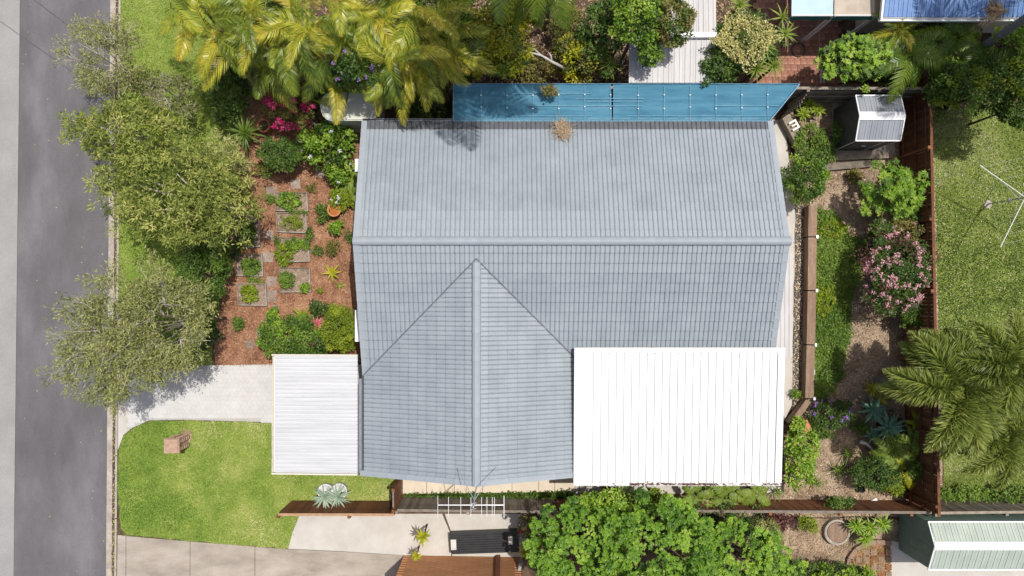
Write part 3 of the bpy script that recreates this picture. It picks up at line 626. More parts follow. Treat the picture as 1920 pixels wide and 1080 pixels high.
# ---------------------------------------------------------------- grey garden shed, green shed
def shed(name, label, loc_px, roof_px, ridge_y, ze, zr, wall_m, roof_m, npan, door=False):
    """gable shed, ridge along x. roof_px: x0,x1,y0,y1 of the eaves in the photograph at height ze"""
    x0, x1, y0, y1 = roof_px; a = P(x0, y0, ze); b = P(x1, y1, ze); ry = P(0, ridge_y, zr).y
    t = thing(name, label, 'shed', ((a.x+b.x)/2, (a.y+b.y)/2, 0)); ov = .05
    ins = .04; mb = MB()
    # walls as upright ribbed cladding sheets, one object each
    for nm, p, q in (('wall_sheet', (a.x+ins, a.y-ins), (a.x+ins, b.y+ins)), ('wall_sheet', (b.x-ins, a.y-ins), (b.x-ins, b.y+ins)),
                     ('wall_sheet', (a.x+ins, b.y+ins), (b.x-ins, b.y+ins)), ('wall_sheet', (a.x+ins, a.y-ins), (b.x-ins, a.y-ins))):
        p, q = Vector((*p, 0)), Vector((*q, 0)); n = max(2, round((q-p).length/.42)); d = (q-p)/n
        for i in range(n):
            mb = MB(); e = p+d*i; f = p+d*(i+1)-d*.01; nn = d.normalized().cross(Vector((0, 0, 1)))*.012
            zt = []
            for r_ in (e, f):
                zt.append(ze-.02 if abs(d.y) < 1e-6 else ze-.02+(zr-ze)*max(0, 1-abs(r_.y-ry)/max(abs(a.y-ry), abs(b.y-ry))))
            mid = (e+f)/2; V = []
            for s_ in (-1, 1):
                V += [e+nn*s_, mid+nn*s_*1.0, f+nn*s_]
            z3 = (zt[0], (zt[0]+zt[1])/2, zt[1]); Vb = [Vector((v.x, v.y, .03)) for v in V]; Vt = [Vector((v.x, v.y, z3[i_ % 3])) for i_, v in enumerate(V)]
            mb.add(Vb+Vt, [(0, 1, 7, 6), (1, 2, 8, 7), (5, 4, 10, 11), (4, 3, 9, 10), (6, 7, 10, 9), (7, 8, 11, 10), (0, 6, 9, 3), (2, 5, 11, 8)])
            o = mb.build(nm, wall_m, t)
    for ya, nm in ((a.y, 'roof_panel'), (b.y, 'roof_panel')):
        for i in range(npan):
            xa = a.x+(b.x-a.x)*i/npan; xb = a.x+(b.x-a.x)*(i+1)/npan-.006
            pq = [(xa, ya, ze), (xb, ya, ze), (xb, ry, zr), (xa, ry, zr)]
            ribbed(*pq, 1, .02, .016, .02).build(nm, roof_m, t)
        mb = MB(); mb.bar((a.x, ya, ze+.005), (b.x, ya, ze+.005), .04, .04); mb.build('eave_trim', 'white_metal', t)
        for x in (a.x, b.x): mb = MB(); mb.bar((x, ya, ze+.01), (x, ry, zr+.01), .035, .04); mb.build('barge_trim', 'white_metal', t)
    mb = MB(); mb.add([(a.x, ry-.14, zr-.015), (b.x, ry-.14, zr-.015), (b.x, ry, zr+.035), (a.x, ry, zr+.035), (a.x, ry+.14, zr-.015), (b.x, ry+.14, zr-.015)], [(0, 1, 2, 3), (3, 2, 5, 4)])
    mb.build('ridge_cap', 'white_metal', t)
    if door:
        y = b.y+ins-.03; mb = MB(); mb.box((a.x+.6, y, .92), (.85, .02, 1.6)); dr = mb.build('door', wall_m, t)
        mb = MB(); mb.bar((a.x+.6, y-.02, 1.0), (a.x+.75, y-.02, 1.0), .02, .03); mb.build('handle', 'white_metal', dr)
        for x in (a.x+ins, a.x+1.05): mb = MB(); mb.bar((x, y-.01, .03), (x, y-.01, ze-.05), .02, .02); mb.build('corner_trim', 'white_metal', t)
    return t
shed('garden_shed', 'small dark grey metal garden shed with white ridge in the back corner', None, (1604, 1688, 179, 264), 217, 1.85, 2.15, 'shed_wall', 'shed_roof', 8, True)
shed('garden_shed', 'pale green gabled metal shed at the lower right corner', None, (1740, 1990, 978, 1068), 1024, 2.0, 2.4, 'green_wall', 'green_sheet', 22)
sheet('shed_slab', [(1560, 192), (1676, 192), (1676, 288), (1560, 288)], 0.045, 'kerb_concrete')

# ---------------------------------------------------------------- rainwater tank
tk = thing('water_tank', 'pale green slimline rainwater tank under the palm fronds', 'water tank', P(655, 205))
q0 = P(600, 172, 1.95); q1 = P(705, 226, 1.95); r = (q0.y-q1.y)/2; cy = (q0.y+q1.y)/2; pts = []
for k in range(9):
    a = math.pi/2+math.pi*k/8; pts.append((q0.x+r*.75+r*.75*math.cos(a), cy+r*math.sin(a)))
pts += [(q1.x, q1.y), (q1.x, q0.y)]
mb = MB(); mb.prism(pts, 0.02, 1.93); mb.build('tank_body', 'tank', tk)
c = Vector((sum(p[0] for p in pts)/len(pts), cy, 0)); mb = MB(); mb.prism([(c.x+(p[0]-c.x)*.93, c.y+(p[1]-c.y)*.93) for p in pts], 1.93, 1.965); lid = mb.build('tank_top', 'tank', tk)
mb = MB(); mb.lathe((q0.x+.55, cy+.02, 1.965), [(.22, 0), (.22, .03), (.19, .035)], 18); mb.build('hatch', 'tank', lid)
mb = MB(); mb.tube([P(693, 226, 2.05), P(700, 208, 2.05), P(701, 206, 1.9)], .045, 8); mb.build('inlet_pipe', 'white_metal', tk)

# ---------------------------------------------------------------- neighbours' roofs along the top
A = P(1180, 70, 2.6); B = P(1341, 70, 2.6); D = P(1180, 156, 2.45); E = P(1341, 156, 2.45)
ng = thing('neighbour_carport', 'grey ribbed sheet roof in two levels among the trees at the top', 'roof', (A.x+2, A.y, 0))
n = 8
for i in range(n):
    xa, xb = A.x+(B.x-A.x)*i/n, A.x+(B.x-A.x)*(i+1)/n-.004
    ribbed((xa, A.y, 2.6), (xb, A.y, 2.6), (xb, D.y, 2.5), (xa, D.y, 2.5), 2, .022, .02).build('roof_sheet', 'grey_sheet', ng)
x0 = P(1250, 0, 2.75).x; yb_ = P(0, 66, 2.75).y
for i in range(5):
    xa, xb = x0+(B.x-x0)*i/5, x0+(B.x-x0)*(i+1)/5-.004
    ribbed((xa, yb_, 2.75), (xb, yb_, 2.75), (xb, yb_+3.2, 2.62), (xa, yb_+3.2, 2.62), 2, .022, .02).build('roof_sheet', 'grey_sheet', ng)
mb = MB(); mb.box(((A.x+B.x)/2, A.y+.03, 2.69), (B.x-A.x+.04, .16, .16)); mb.build('ridge_flashing', 'white_metal', ng)
posts(ng, [(A.x+.1, D.y+.1), (B.x-.1, D.y+.1), (B.x-.1, yb_+3), (A.x+.1, A.y)], 2.45, .05, 'grey_post')
nh = thing('neighbour_house', 'blue ribbed metal roof at the top right corner', 'house', P(1800, -60))
A = P(1652, 33, 2.9); B = P(2100, 33, 2.9)
n = 26
for i in range(n):
    xa, xb = A.x+.02+(B.x-A.x)*i/n, A.x+.02+(B.x-A.x)*(i+1)/n-.006
    ribbed((xa, A.y+.02, 2.9), (xb, A.y+.02, 2.9), (xb, A.y+3.5, 3.7), (xa, A.y+3.5, 3.7), 2, .02, .02).build('roof_sheet', 'blue_roof', nh)
gutter('gutter', (A.x-.05, A.y, 2.9), (B.x, A.y, 2.9), (0, -1, 0), nh, 'white_metal', .11, .1)
mb = MB(); mb.bar((A.x-.02, A.y-.08, 2.92), (A.x-.02, A.y+3.5, 3.72), .06, .12); mb.build('barge_board', 'white_metal', nh)
mb = MB(); mb.box(((A.x+B.x)/2+.2, A.y+2.1, 1.4), (B.x-A.x-.6, 3.2, 2.8)); mb.build('wall', 'wall_cream', nh)
for nm, lb, m, x0, x1 in (('shade_sail', 'pale blue shade awning with teal hem beside brick paving', 'pale_sail', 1484, 1562), ('shade_sail', 'tan stained shade awning next to the blue roof', 'tan_sail', 1564, 1641)):
    t = thing(nm, lb, 'shade awning', P((x0+x1)/2, 0)); za = 2.55; A = P(x0, 29, za); B = P(x1, 29, za)
    V = []; nx = 10
    for j in range(5):
        for i in range(nx+1):
            V.append((A.x+(B.x-A.x)*i/nx, A.y+j*.75, za+.12*j/4-.05*math.sin(math.pi*i/nx)*math.sin(math.pi*j/4)))
    mb = MB(); mb.add(V, [(j*(nx+1)+i, j*(nx+1)+i+1, (j+1)*(nx+1)+i+1, (j+1)*(nx+1)+i) for j in range(4) for i in range(nx)]); mb.build('cloth', m, t, True)
    mb = MB(); V = []
    for i in range(nx+1):
        x = A.x+(B.x-A.x)*i/nx; V += [(x, A.y-.01, za+.03), (x, A.y-.05, za-.28-.05*math.sin(i*1.3))]
    mb.add(V, [(2*i, 2*i+1, 2*i+3, 2*i+2) for i in range(nx)]); mb.build('valance', 'teal_cloth', t)
    mb = MB(); mb.tube([(A.x, A.y, za), (B.x, A.y, za)], .025, 6); mb.build('front_bar', 'white_metal', t)
    posts(t, [(A.x+.05, A.y), (B.x-.05, A.y)], za, .025)
# neighbour's brick house wall at the bottom
A = P(757, 1042); B = P(978, 1046)
bh = thing('brick_house', 'orange brick house wall at the bottom edge beside the pale pad', 'house', P(860, 1100))
mb = MB(); mb.prism([(A.x, A.y-.012), (B.x, B.y-.012), (B.x+1.6, B.y-3), (A.x, A.y-3)], 0, 3.0); wl = mb.build('wall', 'mortar', bh)
d = (B-A); Lw = d.length; ang = math.atan2(d.y, d.x); bl, bht = .42, .115
bmx = MB(); bmx.box((0, 0, 0), (bl-.012, .04, bht-.012)); bo = bmx.build('brick', 'rust_wall'); bme = bo.data; bpy.data.objects.remove(bo)
n = 0; wo = world_loc(wl)
for r_ in range(23):
    for i in range(int(Lw/bl)):
        t = (i+.5+(.5 if r_ % 2 else 0))*bl
        if t > Lw-.2 or n >= 300: continue
        q = A+d*(t/Lw); link('brick', bme, wl, (q.x-wo.x, q.y-wo.y, .06+r_*bht), (0, 0, ang)); n += 1
mb = MB(); q = P(934, 1044); mb.box((q.x, q.y+.05, 1.5), (.16, .08, 3)); mb.build('downpipe', 'red_post', bh)

# ---------------------------------------------------------------- fences
def fence(label, a, b, h, m, bw=.15, rail_side=1, capm=None, gap=.004, hv=.02, topcap=True, every=2.4):
    a, b = Vector(a), Vector(b); d = b-a; L = d.length; u = d.normalized(); nn = Vector((-u.y, u.x, 0))*rail_side; ang = math.atan2(u.y, u.x)
    t = thing('paling_fence', label, 'fence', (a+b)/2); o = world_loc(t)
    mb = MB(); mb.box((0, 0, h/2), (bw-gap, .02, h)); po = mb.build('paling', m); me = po.data; bpy.data.objects.remove(po)
    n = int(L/bw)
    for i in range(n):
        q = a+u*(bw*(i+.5))-o
        link('paling', me, t, (q.x, q.y, RN.uniform(-hv, 0)), (RN.uniform(-.012, .012), 0, ang))
    for z in (.35, h*.55, h-.25):
        mb = MB(); mb.bar(a+nn*.045+Vector((0, 0, z)), b+nn*.045+Vector((0, 0, z)), .05, .08); mb.build('rail', m, t)
    for i in range(int(L/every)+1):
        q = a+u*min(L-.05, i*every)+nn*.075; mb = MB(); mb.box((q.x, q.y, (h+.04)/2), (.1, .1, h+.04), ang); mb.build('post', m, t)
    if topcap:
        mb = MB(); mb.bar(a+Vector((0, 0, h+.02)), b+Vector((0, 0, h+.02)), .09, .03); mb.build('capping', capm or m, t)
    return t
def G(px, py): return P(px, py, 0)
fence('warm brown paling fence beside the front lawn and white pots', G(548, 938.5), G(752, 939), 1.75, 'fence_brown', .12, -1, 'fence_tan')
fence('grey weathered paling fence below the cream path and aerial', G(757, 931), G(1040, 934), 1.75, 'fence_grey', .14, -1, 'fence_grey')
fence('red brown paling fence behind the patio and rear garden', G(1042, 934), G(1706, 938), 1.55, 'fence_brown', .14, -1, 'fence_grey')
fence('tall brown paling fence along the rear boundary', G(1684, 172), G(1700, 938), 2.05, 'fence_brown', .13, -1, 'fence_brown')
fence('dark grey paling fence behind the blue shade cloth and grey shed', G(852, 190), G(1682, 193), 1.9, 'fence_grey', .15, -1, 'fence_grey')
fence('weathered grey paling fence above the green shed', G(1708, 938), G(2050, 934), 1.6, 'fence_grey', .14, -1, 'fence_grey')
# gate at the end of the side path
gt = thing('side_gate', 'brown timber side gate between front lawn and cream path', 'gate', P(752, 915))
a, b = G(752, 893), G(752, 930)
for i in range(5):
    q = a.lerp(b, (i+.5)/5); mb = MB(); mb.box((q.x, q.y, .95), (.025, .125, 1.75)); mb.build('board', 'fence_brown', gt)
for z in (.3, 1.6): mb = MB(); mb.bar(a+Vector((-.04, 0, z)), b+Vector((-.04, 0, z)), .04, .09); mb.build('rail', 'white_metal', gt)
for q in (a, b): mb = MB(); mb.box((q.x, q.y, 1.0), (.1, .1, 2.0)); mb.build('post', 'fence_brown', gt)
# timber retaining wall
rw = thing('retaining_wall', 'timber sleeper retaining wall beside the gravel drain', 'retaining wall', P(1514, 560))
pts = [(1514.5, 388), (1513.5, 446), (1512.5, 545), (1510.5, 645), (1508, 744)]
for (x, y), (x2, y2) in zip(pts, pts[1:]):
    for k in range(2):
        mb = MB(); mb.bar(P(x, y+1, 0)+Vector((0, 0, .12+k*.24)), P(x2, y2-1, 0)+Vector((0, 0, .12+k*.24)), .3-k*.0, .235); mb.build('sleeper', 'sleeper', rw)
    q = P(x2+8, y2); mb = MB(); mb.box((q.x, q.y, .27), (.07, .1, .54)); mb.build('post', 'galv', rw)
mb = MB(); mb.bar(P(1506, 748)+Vector((0, 0, .3)), P(1474, 792)+Vector((0, 0, .3)), .2, .4); mb.build('sleeper', 'sleeper', rw)
rw2 = thing('retaining_wall', 'short dark sleeper wall behind the house corner', 'retaining wall', P(1485, 245))
mb = MB(); mb.bar(P(1466, 222)+Vector((0, 0, .2)), P(1500, 285)+Vector((0, 0, .2)), .32, .4); mb.build('sleeper', 'fence_grey', rw2)
mb = MB(); mb.bar(P(1478, 214)+Vector((0, 0, .15)), P(1506, 262)+Vector((0, 0, .15)), .1, .3); mb.build('sleeper', 'sleeper', rw2)
rw3 = thing('retaining_wall', 'low weathered sleeper edging in front of the grey shed', 'retaining wall', P(1610, 305))
for a, b, wd in (((1556, 296), (1668, 291), .26), ((1534, 316), (1630, 308), .24), ((1530, 306), (1534, 330), .22)):
    mb = MB(); mb.bar(P(*a)+Vector((0, 0, .1)), P(*b)+Vector((0, 0, .1)), wd, .2); mb.build('sleeper', 'fence_grey', rw3)
# ---------------------------------------------------------------- vegetation builders
def crown_leaves(c, rad, ncl, nl, cr, L, W, style='leaf', up=.6, vs=(0, 1), zmin=-.25, wob=.25):
    c = np.array(c); rad = np.array(rad); d = rdir(ncl*4); d = d[d[:, 2] > zmin][:ncl]; n = len(d)
    u = R.uniform(.45, 1.0, (n, 1))**.6*(1+R.normal(0, wob*.5, (n, 1))); u = np.where(R.uniform(size=(n, 1)) < .22, u*R.uniform(1.03, 1.2, (n, 1)), u); cc = c+rad*d*u
    cl_v = R.normal(0, .19, n)
    ci = R.integers(0, n, nl); q = rdir(nl); q = unit(q+.5*d[ci]); q[:, 2] = np.abs(q[:, 2])*.8-.1
    crs = (cr*R.uniform(.5, 1.3, n))[ci][:, None]
    if style == 'whorl':
        k = 7; nr = nl//k; ci = ci[:nr]; q = q[:nr]; crs = crs[:nr]
        pc = cc[ci]+q*crs*R.uniform(.5, 1, (nr, 1)); ph = R.uniform(0, 6.28, nr)
        p = np.repeat(pc, k, 0); a = np.repeat(ph, k)+np.tile(np.arange(k)*2*math.pi/k, nr)+R.normal(0, .2, nr*k)
        dr = R.uniform(-.25, .45, nr*k); D = np.stack([np.cos(a), np.sin(a), dr], 1)+np.repeat(q, k, 0)*.35
        N = np.tile([0, 0, 1.], (nr*k, 1))+np.repeat(q, k, 0)*.6+R.normal(0, .15, (nr*k, 3)); v = .5+np.repeat(cl_v[ci]+R.normal(0, .1, nr), k)+R.normal(0, .1, nr*k)
    else:
        p = cc[ci]+q*crs*R.uniform(.35, 1, (nl, 1))
        N = unit(q*.7+np.array([0, 0, up])+R.normal(0, .38, (nl, 3))); D = unit(R.normal(0, 1, (nl, 3))+q*.7); D[:, 2] *= .6
        v = .5+cl_v[ci]+R.normal(0, .17, nl)
    m = len(p); V, F = leaf_arrays(p, D, N, R.uniform(L*.7, L*1.3, m), R.uniform(W*.75, W*1.25, m), -.05)
    return (V, F, np.clip(vs[0]+(vs[1]-vs[0])*v, 0, 1)), cc
def flower_leaves(c, rad, ncl, per, L, r=.1, zmin=.0, out=1.0):
    d = rdir(ncl*5); d = d[d[:, 2] > zmin][:ncl]; cc = np.array(c)+np.array(rad)*d*out; k = len(cc)*per
    q = rdir(k); p = np.repeat(cc, per, 0)+q*r*R.uniform(.2, 1, (k, 1))
    V, F = leaf_arrays(p, rdir(k)*[1, 1, .4], unit(q+[0, 0, 1.2]), R.uniform(L*.7, L*1.3, k), R.uniform(L*.6, L, k)); return V, F, R.uniform(0, 1, k)
def put(name, arr, m, root):
    o = np.array(world_loc(root)); return link(name, fast_mesh(name, arr[0]-o, arr[1], m, arr[2]), root)
def plant(name, label, cat, px, py, zc, rx, ry, rz, m, L=.11, W=.06, dens=1.0, style='leaf', group=None, flowers=(), trunk='bark_brown', base=(0, 0), cr=None, up=.6, stem_name='trunk', extra=(), ncl=None, z0=0.0):
    """foliage plant: trunk with limbs + crown (+ flowers). px,py: crown centre in the photograph; rx, ry in photo pixels"""
    c = P(px, py, zc); ax, ay = M(rx, zc), M(ry, zc); area = math.pi*ax*ay
    cr = cr or max(.16, min(.42, .3*(ax*ay)**.5)); ncl = ncl or max(7, int(area/(cr*cr)*1.4)); nl = int(area*4.2/(L*W*.5)*dens)
    root = thing(name, label, cat, (c.x+base[0], c.y+base[1], z0), group)
    arr, cc = crown_leaves(c, (ax-cr*.6, ay-cr*.6, rz), ncl, nl, cr, L, W, style, up)
    put('crown', arr, m, root)
    for em, ef, eL in extra:
        a2, _ = crown_leaves(c, (ax*.9, ay*.9, rz), max(5, int(ncl*.4)), int(nl*ef), cr, eL, eL*.5, style, up); put('crown', a2, em, root)
    for fm, fn, fper, fL, fr in flowers:
        put('flowers', flower_leaves(c, (ax*.92, ay*.92, rz+cr*.7), fn, fper, fL, fr), fm, root)['kind'] = 'stuff'
    mb = MB(); b = Vector((c.x+base[0], c.y+base[1], z0)); t = max(.018, min(.16, .05*ax)); mid = b.lerp(c, .55)+Vector((RN.uniform(-.1, .1), RN.uniform(-.1, .1), 0))*ax
    mb.tube([b, b.lerp(mid, .5), mid, c], [t*1.3, t, t*.8, t*.4], 7)
    for q in cc[:min(12, len(cc))]:
        q = Vector(q); mb.tube([mid, mid.lerp(q, .5)+Vector((0, 0, .08)), q], [t*.55, t*.35, t*.12], 5)
    mb.build(stem_name, trunk, root, True)
    return root
def wispy(name, label, px, py, zc, rx, ry, rz, m, nl, L, W, base=(0, 0), nmain=7, bare=.25, group=None, br=1.0, pale='bark_pale'):
    c = P(px, py, zc); ax, ay = M(rx, zc), M(ry, zc); root = thing(name, label, 'tree', (c.x+base[0], c.y+base[1], 0), group)
    b = Vector((c.x+base[0], c.y+base[1], 0)); f = Vector((c.x+base[0]*.4, c.y+base[1]*.4, zc*.42))
    mb = MB(); mb.tube([b, b.lerp(f, .5)+Vector((.06, .05, 0)), f], [.13*br, .11*br, .09*br], 8); mb.build('trunk', 'bark_mid', root, True)
    mb = MB(); mm = MB(); tw = []
    for i in range(nmain):
        a = 2*math.pi*(i+RN.uniform(-.3, .3))/nmain; rr = RN.uniform(.5, .75) if i % 2 else RN.uniform(.08, .5)
        e = Vector((c.x+ax*rr*math.cos(a), c.y+ay*rr*math.sin(a), zc+rz*RN.uniform(-.1, .5)))
        mid = f.lerp(e, .5)+Vector((0, 0, .12)); mm.tube([f, mid, e], [.06*br, .042*br, .022*br], 6)
        for j in range(8):
            s = mid.lerp(e, RN.uniform(0, 1)); a2 = a+RN.uniform(-1.2, 1.2); l = RN.uniform(.28, .5)
            e2 = s+Vector((ax*l*math.cos(a2), ay*l*math.sin(a2), rz*RN.uniform(.05, .55)))
            mb.tube([s, s.lerp(e2, .5)+Vector((0, 0, .06)), e2], [.022*br, .016*br, .011*br], 5)
            isb = RN.random() < bare
            for k in range(7 if isb else 6):
                s3 = s.lerp(e2, RN.uniform(.25, 1)); a3 = a2+RN.uniform(-1.5, 1.5); l3 = RN.uniform(.10, .22)*(.7 if isb else 1)
                e3 = s3+Vector((ax*l3*math.cos(a3), ay*l3*math.sin(a3), rz*RN.uniform(.05, .45)))
                mb.tube([s3, e3], [.008*br, .004*br], 4, False)
                if isb:
                    for _ in range(3):
                        s4 = s3.lerp(e3, RN.uniform(.3, 1)); a4 = a3+RN.uniform(-.9, .9); e4 = s4+Vector((.22*math.cos(a4), .22*math.sin(a4), RN.uniform(-.03, .12))); mb.tube([s4, e4], [.005*br, .003*br], 4, False)
                        if RN.random() < .35: tw.append((s4, e4))
                else: tw.append((s3, e3))
    mb.build('branches', pale, root); mm.build('limbs', 'bark_mid', root)
    A = np.array([t[0] for t in tw]); B = np.array([t[1] for t in tw]); ti = R.integers(0, len(tw), nl)
    t = R.uniform(.1, 1.15, (nl, 1)); d = unit(B-A)[ti]; p = A[ti]+(B-A)[ti]*t+R.normal(0, .075, (nl, 3))
    D = unit(d+R.normal(0, .75, (nl, 3))); N = unit(R.normal(0, .6, (nl, 3))+[0, 0, 1]); tv = R.normal(0, .16, len(tw))
    V, F = leaf_arrays(p, D, N, R.uniform(L*.7, L*1.4, nl), R.uniform(W*.7, W*1.3, nl)); put('crown', (V, F, np.clip(.5+tv[ti]+R.normal(0, .17, nl), 0, 1)), m, root)
    return root
def frond_mesh(name, L, npair, ll, W, m, arch=.5, droop=.35, fwd=.6, plume=False, seed=0, vy=0.0, fat=.02, vl=None):
    """a feather palm frond growing along +x from the origin"""
    rg = np.random.default_rng(seed); t = np.linspace(.12, 1, npair); x = L*t*(1-.12*t*t); z = L*(arch*t-(arch+droop)*t*t); y = L*.04*np.sin(t*2.5+seed)
    P0 = np.stack([x, y, z], 1); T = unit(np.gradient(P0, axis=0)); S_ = unit(np.cross(np.tile([0, 0, 1.], (npair, 1)), T)); U = np.cross(T, S_)
    ln = ll*(np.sin(np.pi*(.12+.86*t))**.7); parts = []
    angs = (0, ) if not plume else (-1.2, -.6, 0, .6, 1.2)
    for s in (-1, 1):
        for a in angs:
            n = npair; lift = np.full(n, .22) if not plume else np.full(n, a)
            D = T*fwd*(.6+.8*t[:, None])+s*S_*np.cos(lift)[:, None]+U*np.sin(lift)[:, None]+rg.normal(0, .06 if not plume else .13, (n, 3))
            if not plume and vl is None: D[:, 2] -= .25+.25*t
            if vl is not None: D = D+U*vl
            N = unit(U+rg.normal(0, .15, (n, 3))+.001) if not plume else unit(rg.normal(0, .5, (n, 3))+U)
            p = P0+rg.normal(0, .004, (n, 3)); ls = ln*rg.uniform(.88, 1.1, n)
            # two quads per leaflet: a bent blade
            Dn = unit(D); B = unit(np.cross(N, Dn)); dr = np.zeros((n, 3)); dr[:, 2] = -ls*(.03 if plume else .16 if vl is None else .42)
            m1 = p+Dn*ls[:, None]*.5; tip = p+Dn*ls[:, None]+dr; w = W*.5
            V = np.stack([p-B*w*.5, p+B*w*.5, m1+B*w, m1-B*w, tip+B*w*.12, tip-B*w*.12], 1).reshape(-1, 3)
            i = np.arange(n)[:, None]*6; F = np.concatenate([i+[0, 1, 2, 3], i+[3, 2, 4, 5]], 0)
            v = np.clip(.38+vy+.2*t+rg.normal(0, .12, n), 0, 1); parts.append((V, F, np.concatenate([v, v])))
    # rachis as a thin four-sided rib
    k = npair; r = (fat*(1.1-t))[:, None]; x0 = np.concatenate([[[0, 0, 0]], P0]); S0 = np.concatenate([S_[:1], S_]); U0 = np.concatenate([U[:1], U]); r = np.concatenate([[[fat*1.2]], r])
    V = np.stack([x0+S0*r, x0+U0*r, x0-S0*r, x0-U0*r], 1).reshape(-1, 3); F = []
    for i in range(k):
        for j in range(4): F.append((i*4+j, i*4+(j+1) % 4, i*4+4+(j+1) % 4, i*4+4+j))
    parts.append((V, np.array(F), np.full(len(F), .7)))
    V, F, v = cat_leaves(parts); return fast_mesh(name, V, F, m, v)
def palm(name, label, px, py, zc, fronds, nf, trunk_m, tr, base=(0, 0), group=None, pitch=(-.15, .55), sc=(.85, 1.1), stems=1, roll=.35, az0=None, spread=6.283, cat='palm'):
    c = P(px, py, zc); b = Vector((c.x+base[0], c.y+base[1], 0)); root = thing(name, label, cat, b, group)
    for s in range(stems):
        o = Vector((RN.uniform(-.3, .3), RN.uniform(-.3, .3), 0)) if s else Vector((0, 0, 0)); top = c+o*1.3
        mb = MB(); n = 7; pts = [(b+o).lerp(top, i/(n-1))+Vector((0, 0, 0)) for i in range(n)]
        mb.tube(pts, [tr*(1.25-.4*i/(n-1)) for i in range(n)], 9); mb.build('trunk', trunk_m, root, True)
    for i in range(nf):
        az = (az0 or 0)+spread*(i+RN.uniform(-.3, .3))/nf+(0 if az0 is not None else RN.uniform(0, .4)); pt = RN.uniform(*pitch)
        q = c-b+Vector((RN.uniform(-.05, .05), RN.uniform(-.05, .05), RN.uniform(-.1, .05)))
        if stems > 1: q = q+Vector((RN.uniform(-.35, .35), RN.uniform(-.35, .35), RN.uniform(-.5, .1)))
        link('frond', RN.choice(fronds), root, q, (RN.uniform(-roll, roll), -pt, az), RN.uniform(*sc))
    return root
def blade_mesh(name, L, W, m, bend=.35, seg=5, v=.5, cup=.12, tipv=None, base_w=.5):
    """one strap leaf along +x, arching down"""
    V = []; F = []; vv = []
    for i in range(seg+1):
        t = i/seg; w = W*.5*(base_w+(1-base_w)*math.sin(math.pi*min(1, .25+t*.75)))*(1-t**3)+.002; x = L*t*(1-.1*bend*t); z = L*bend*(.9*t-1.5*t*t)
        V += [(x, w, z+cup*w), (x, 0, z-cup*w*.5), (x, -w, z+cup*w)]
    for i in range(seg):
        o = i*3; F += [(o, o+1, o+4, o+3), (o+1, o+2, o+5, o+4)]; q = v if tipv is None else v+(tipv-v)*i/seg; vv += [q, min(1, q+.06)]
    return fast_mesh(name, V, F, m, vv)
def rosette(name, label, cat, px, py, z, n, leaf_mes, root_m=None, pitch=(.1, .9), sc=(.8, 1.1), group=None, parent_z=0.0, leaf_name='leaf', stem=None, tiers=2):
    c = P(px, py, z); root = thing(name, label, cat, (c.x, c.y, parent_z), group)
    for i in range(n):
        t = i/n; pt = pitch[0]+(pitch[1]-pitch[0])*t; az = i*2.39996+RN.uniform(-.15, .15)
        link(leaf_name, RN.choice(leaf_mes), root, (0, 0, z-parent_z), (RN.uniform(-.1, .1), -pt, az), RN.uniform(*sc)*(1-.3*t))
    if stem:
        mb = MB(); mb.tube([(c.x, c.y, parent_z), (c.x+.02, c.y, z)], [stem*1.2, stem], 7); mb.build('stem', root_m or 'bark_brown', root, True)
    else:
        mb = MB(); mb.lathe((c.x, c.y, parent_z), [(.05, 0), (.045, max(.03, z-parent_z)), (.02, max(.03, z-parent_z)+.03)], 7); mb.build('stem', root_m or 'cane_stem', root)
    return root

# ---------------------------------------------------------------- lawns, mulch and loose ground
grass('lawn_grass', 'short green and straw coloured grass of the front lawn', [LAWN_FRONT], 42000, .01, .05, 'lf_lawn', .75)
VERGE_IN = [(226, -20), (470, -20), (455, 160), (440, 300), (430, 450), (415, 560), (400, 640), (398, 686), (300, 688), (222, 690)]
grass('lawn_grass', 'green grass of the roadside verge under the trees', [VERGE_IN], 42000, .01, .055, 'lf_lawn', .35)
RIGHT_IN = [(1744, 195), (1990, 190), (1990, 945), (1772, 945)]
grass('lawn_grass', 'weedy dappled grass around the rotary clothes line', [RIGHT_IN], 46000, .01, .07, 'lf_weed', .7)
litter('clover_flowers', 'small pale clover flowers scattered in the weedy lawn', [(1744, 300), (1990, 300), (1990, 700), (1760, 700)], 1100, .05, (.025, .05), (.025, .04), 'lf_clover', 'flowers')
litter('wood_chips', 'red brown bark chips covering the vegetable garden', MULCH, 15000, .022, (.04, .10), (.018, .035), 'lf_chip', 'mulch')
litter('wood_chips', 'pale brown bark chips and stones across the rear garden', GRAVEL, 16000, .018, (.03, .085), (.02, .05), 'lf_gravel', 'mulch')
litter('drain_stones', 'loose stones and dead leaves in the drain strip', [(1491, 385), (1508, 385), (1506, 560), (1503, 742), (1484, 770), (1487, 600)], 900, .04, (.04, .07), (.03, .05), 'lf_gravel', 'stones')
litter('gutter_litter', 'yellow fallen leaves lying along the road gutter', [(kx(0)+6.5, -10), (kx(0)+16, -10), (kx(1080)+16, 1090), (kx(1080)+6.5, 1090)], 900, -.105, (.03, .07), (.02, .04), 'lf_litter', 'leaf litter')
litter('road_litter', 'few pale fallen leaves scattered on the asphalt road', [(40, 0), (200, 0), (196, 1080), (30, 1080)], 40, -.114, (.03, .08), (.02, .04), 'lf_litter', 'leaf litter', vr=(.6, 1))
litter('sand_litter', 'dry leaf litter on the sandy yard beside the big leafy tree', [(1480, 985), (1600, 985), (1600, 1080), (1480, 1080)], 1500, .02, (.03, .08), (.02, .04), 'lf_dry', 'leaf litter')
litter('shade_litter', 'dead brown leaves under the trees at the top', [(480, -20), (1380, -20), (1380, 158), (480, 158)], 9000, .01, (.06, .14), (.03, .06), 'lf_dry', 'leaf litter')
X, Y = sample(COVER, 5200); k = len(X)
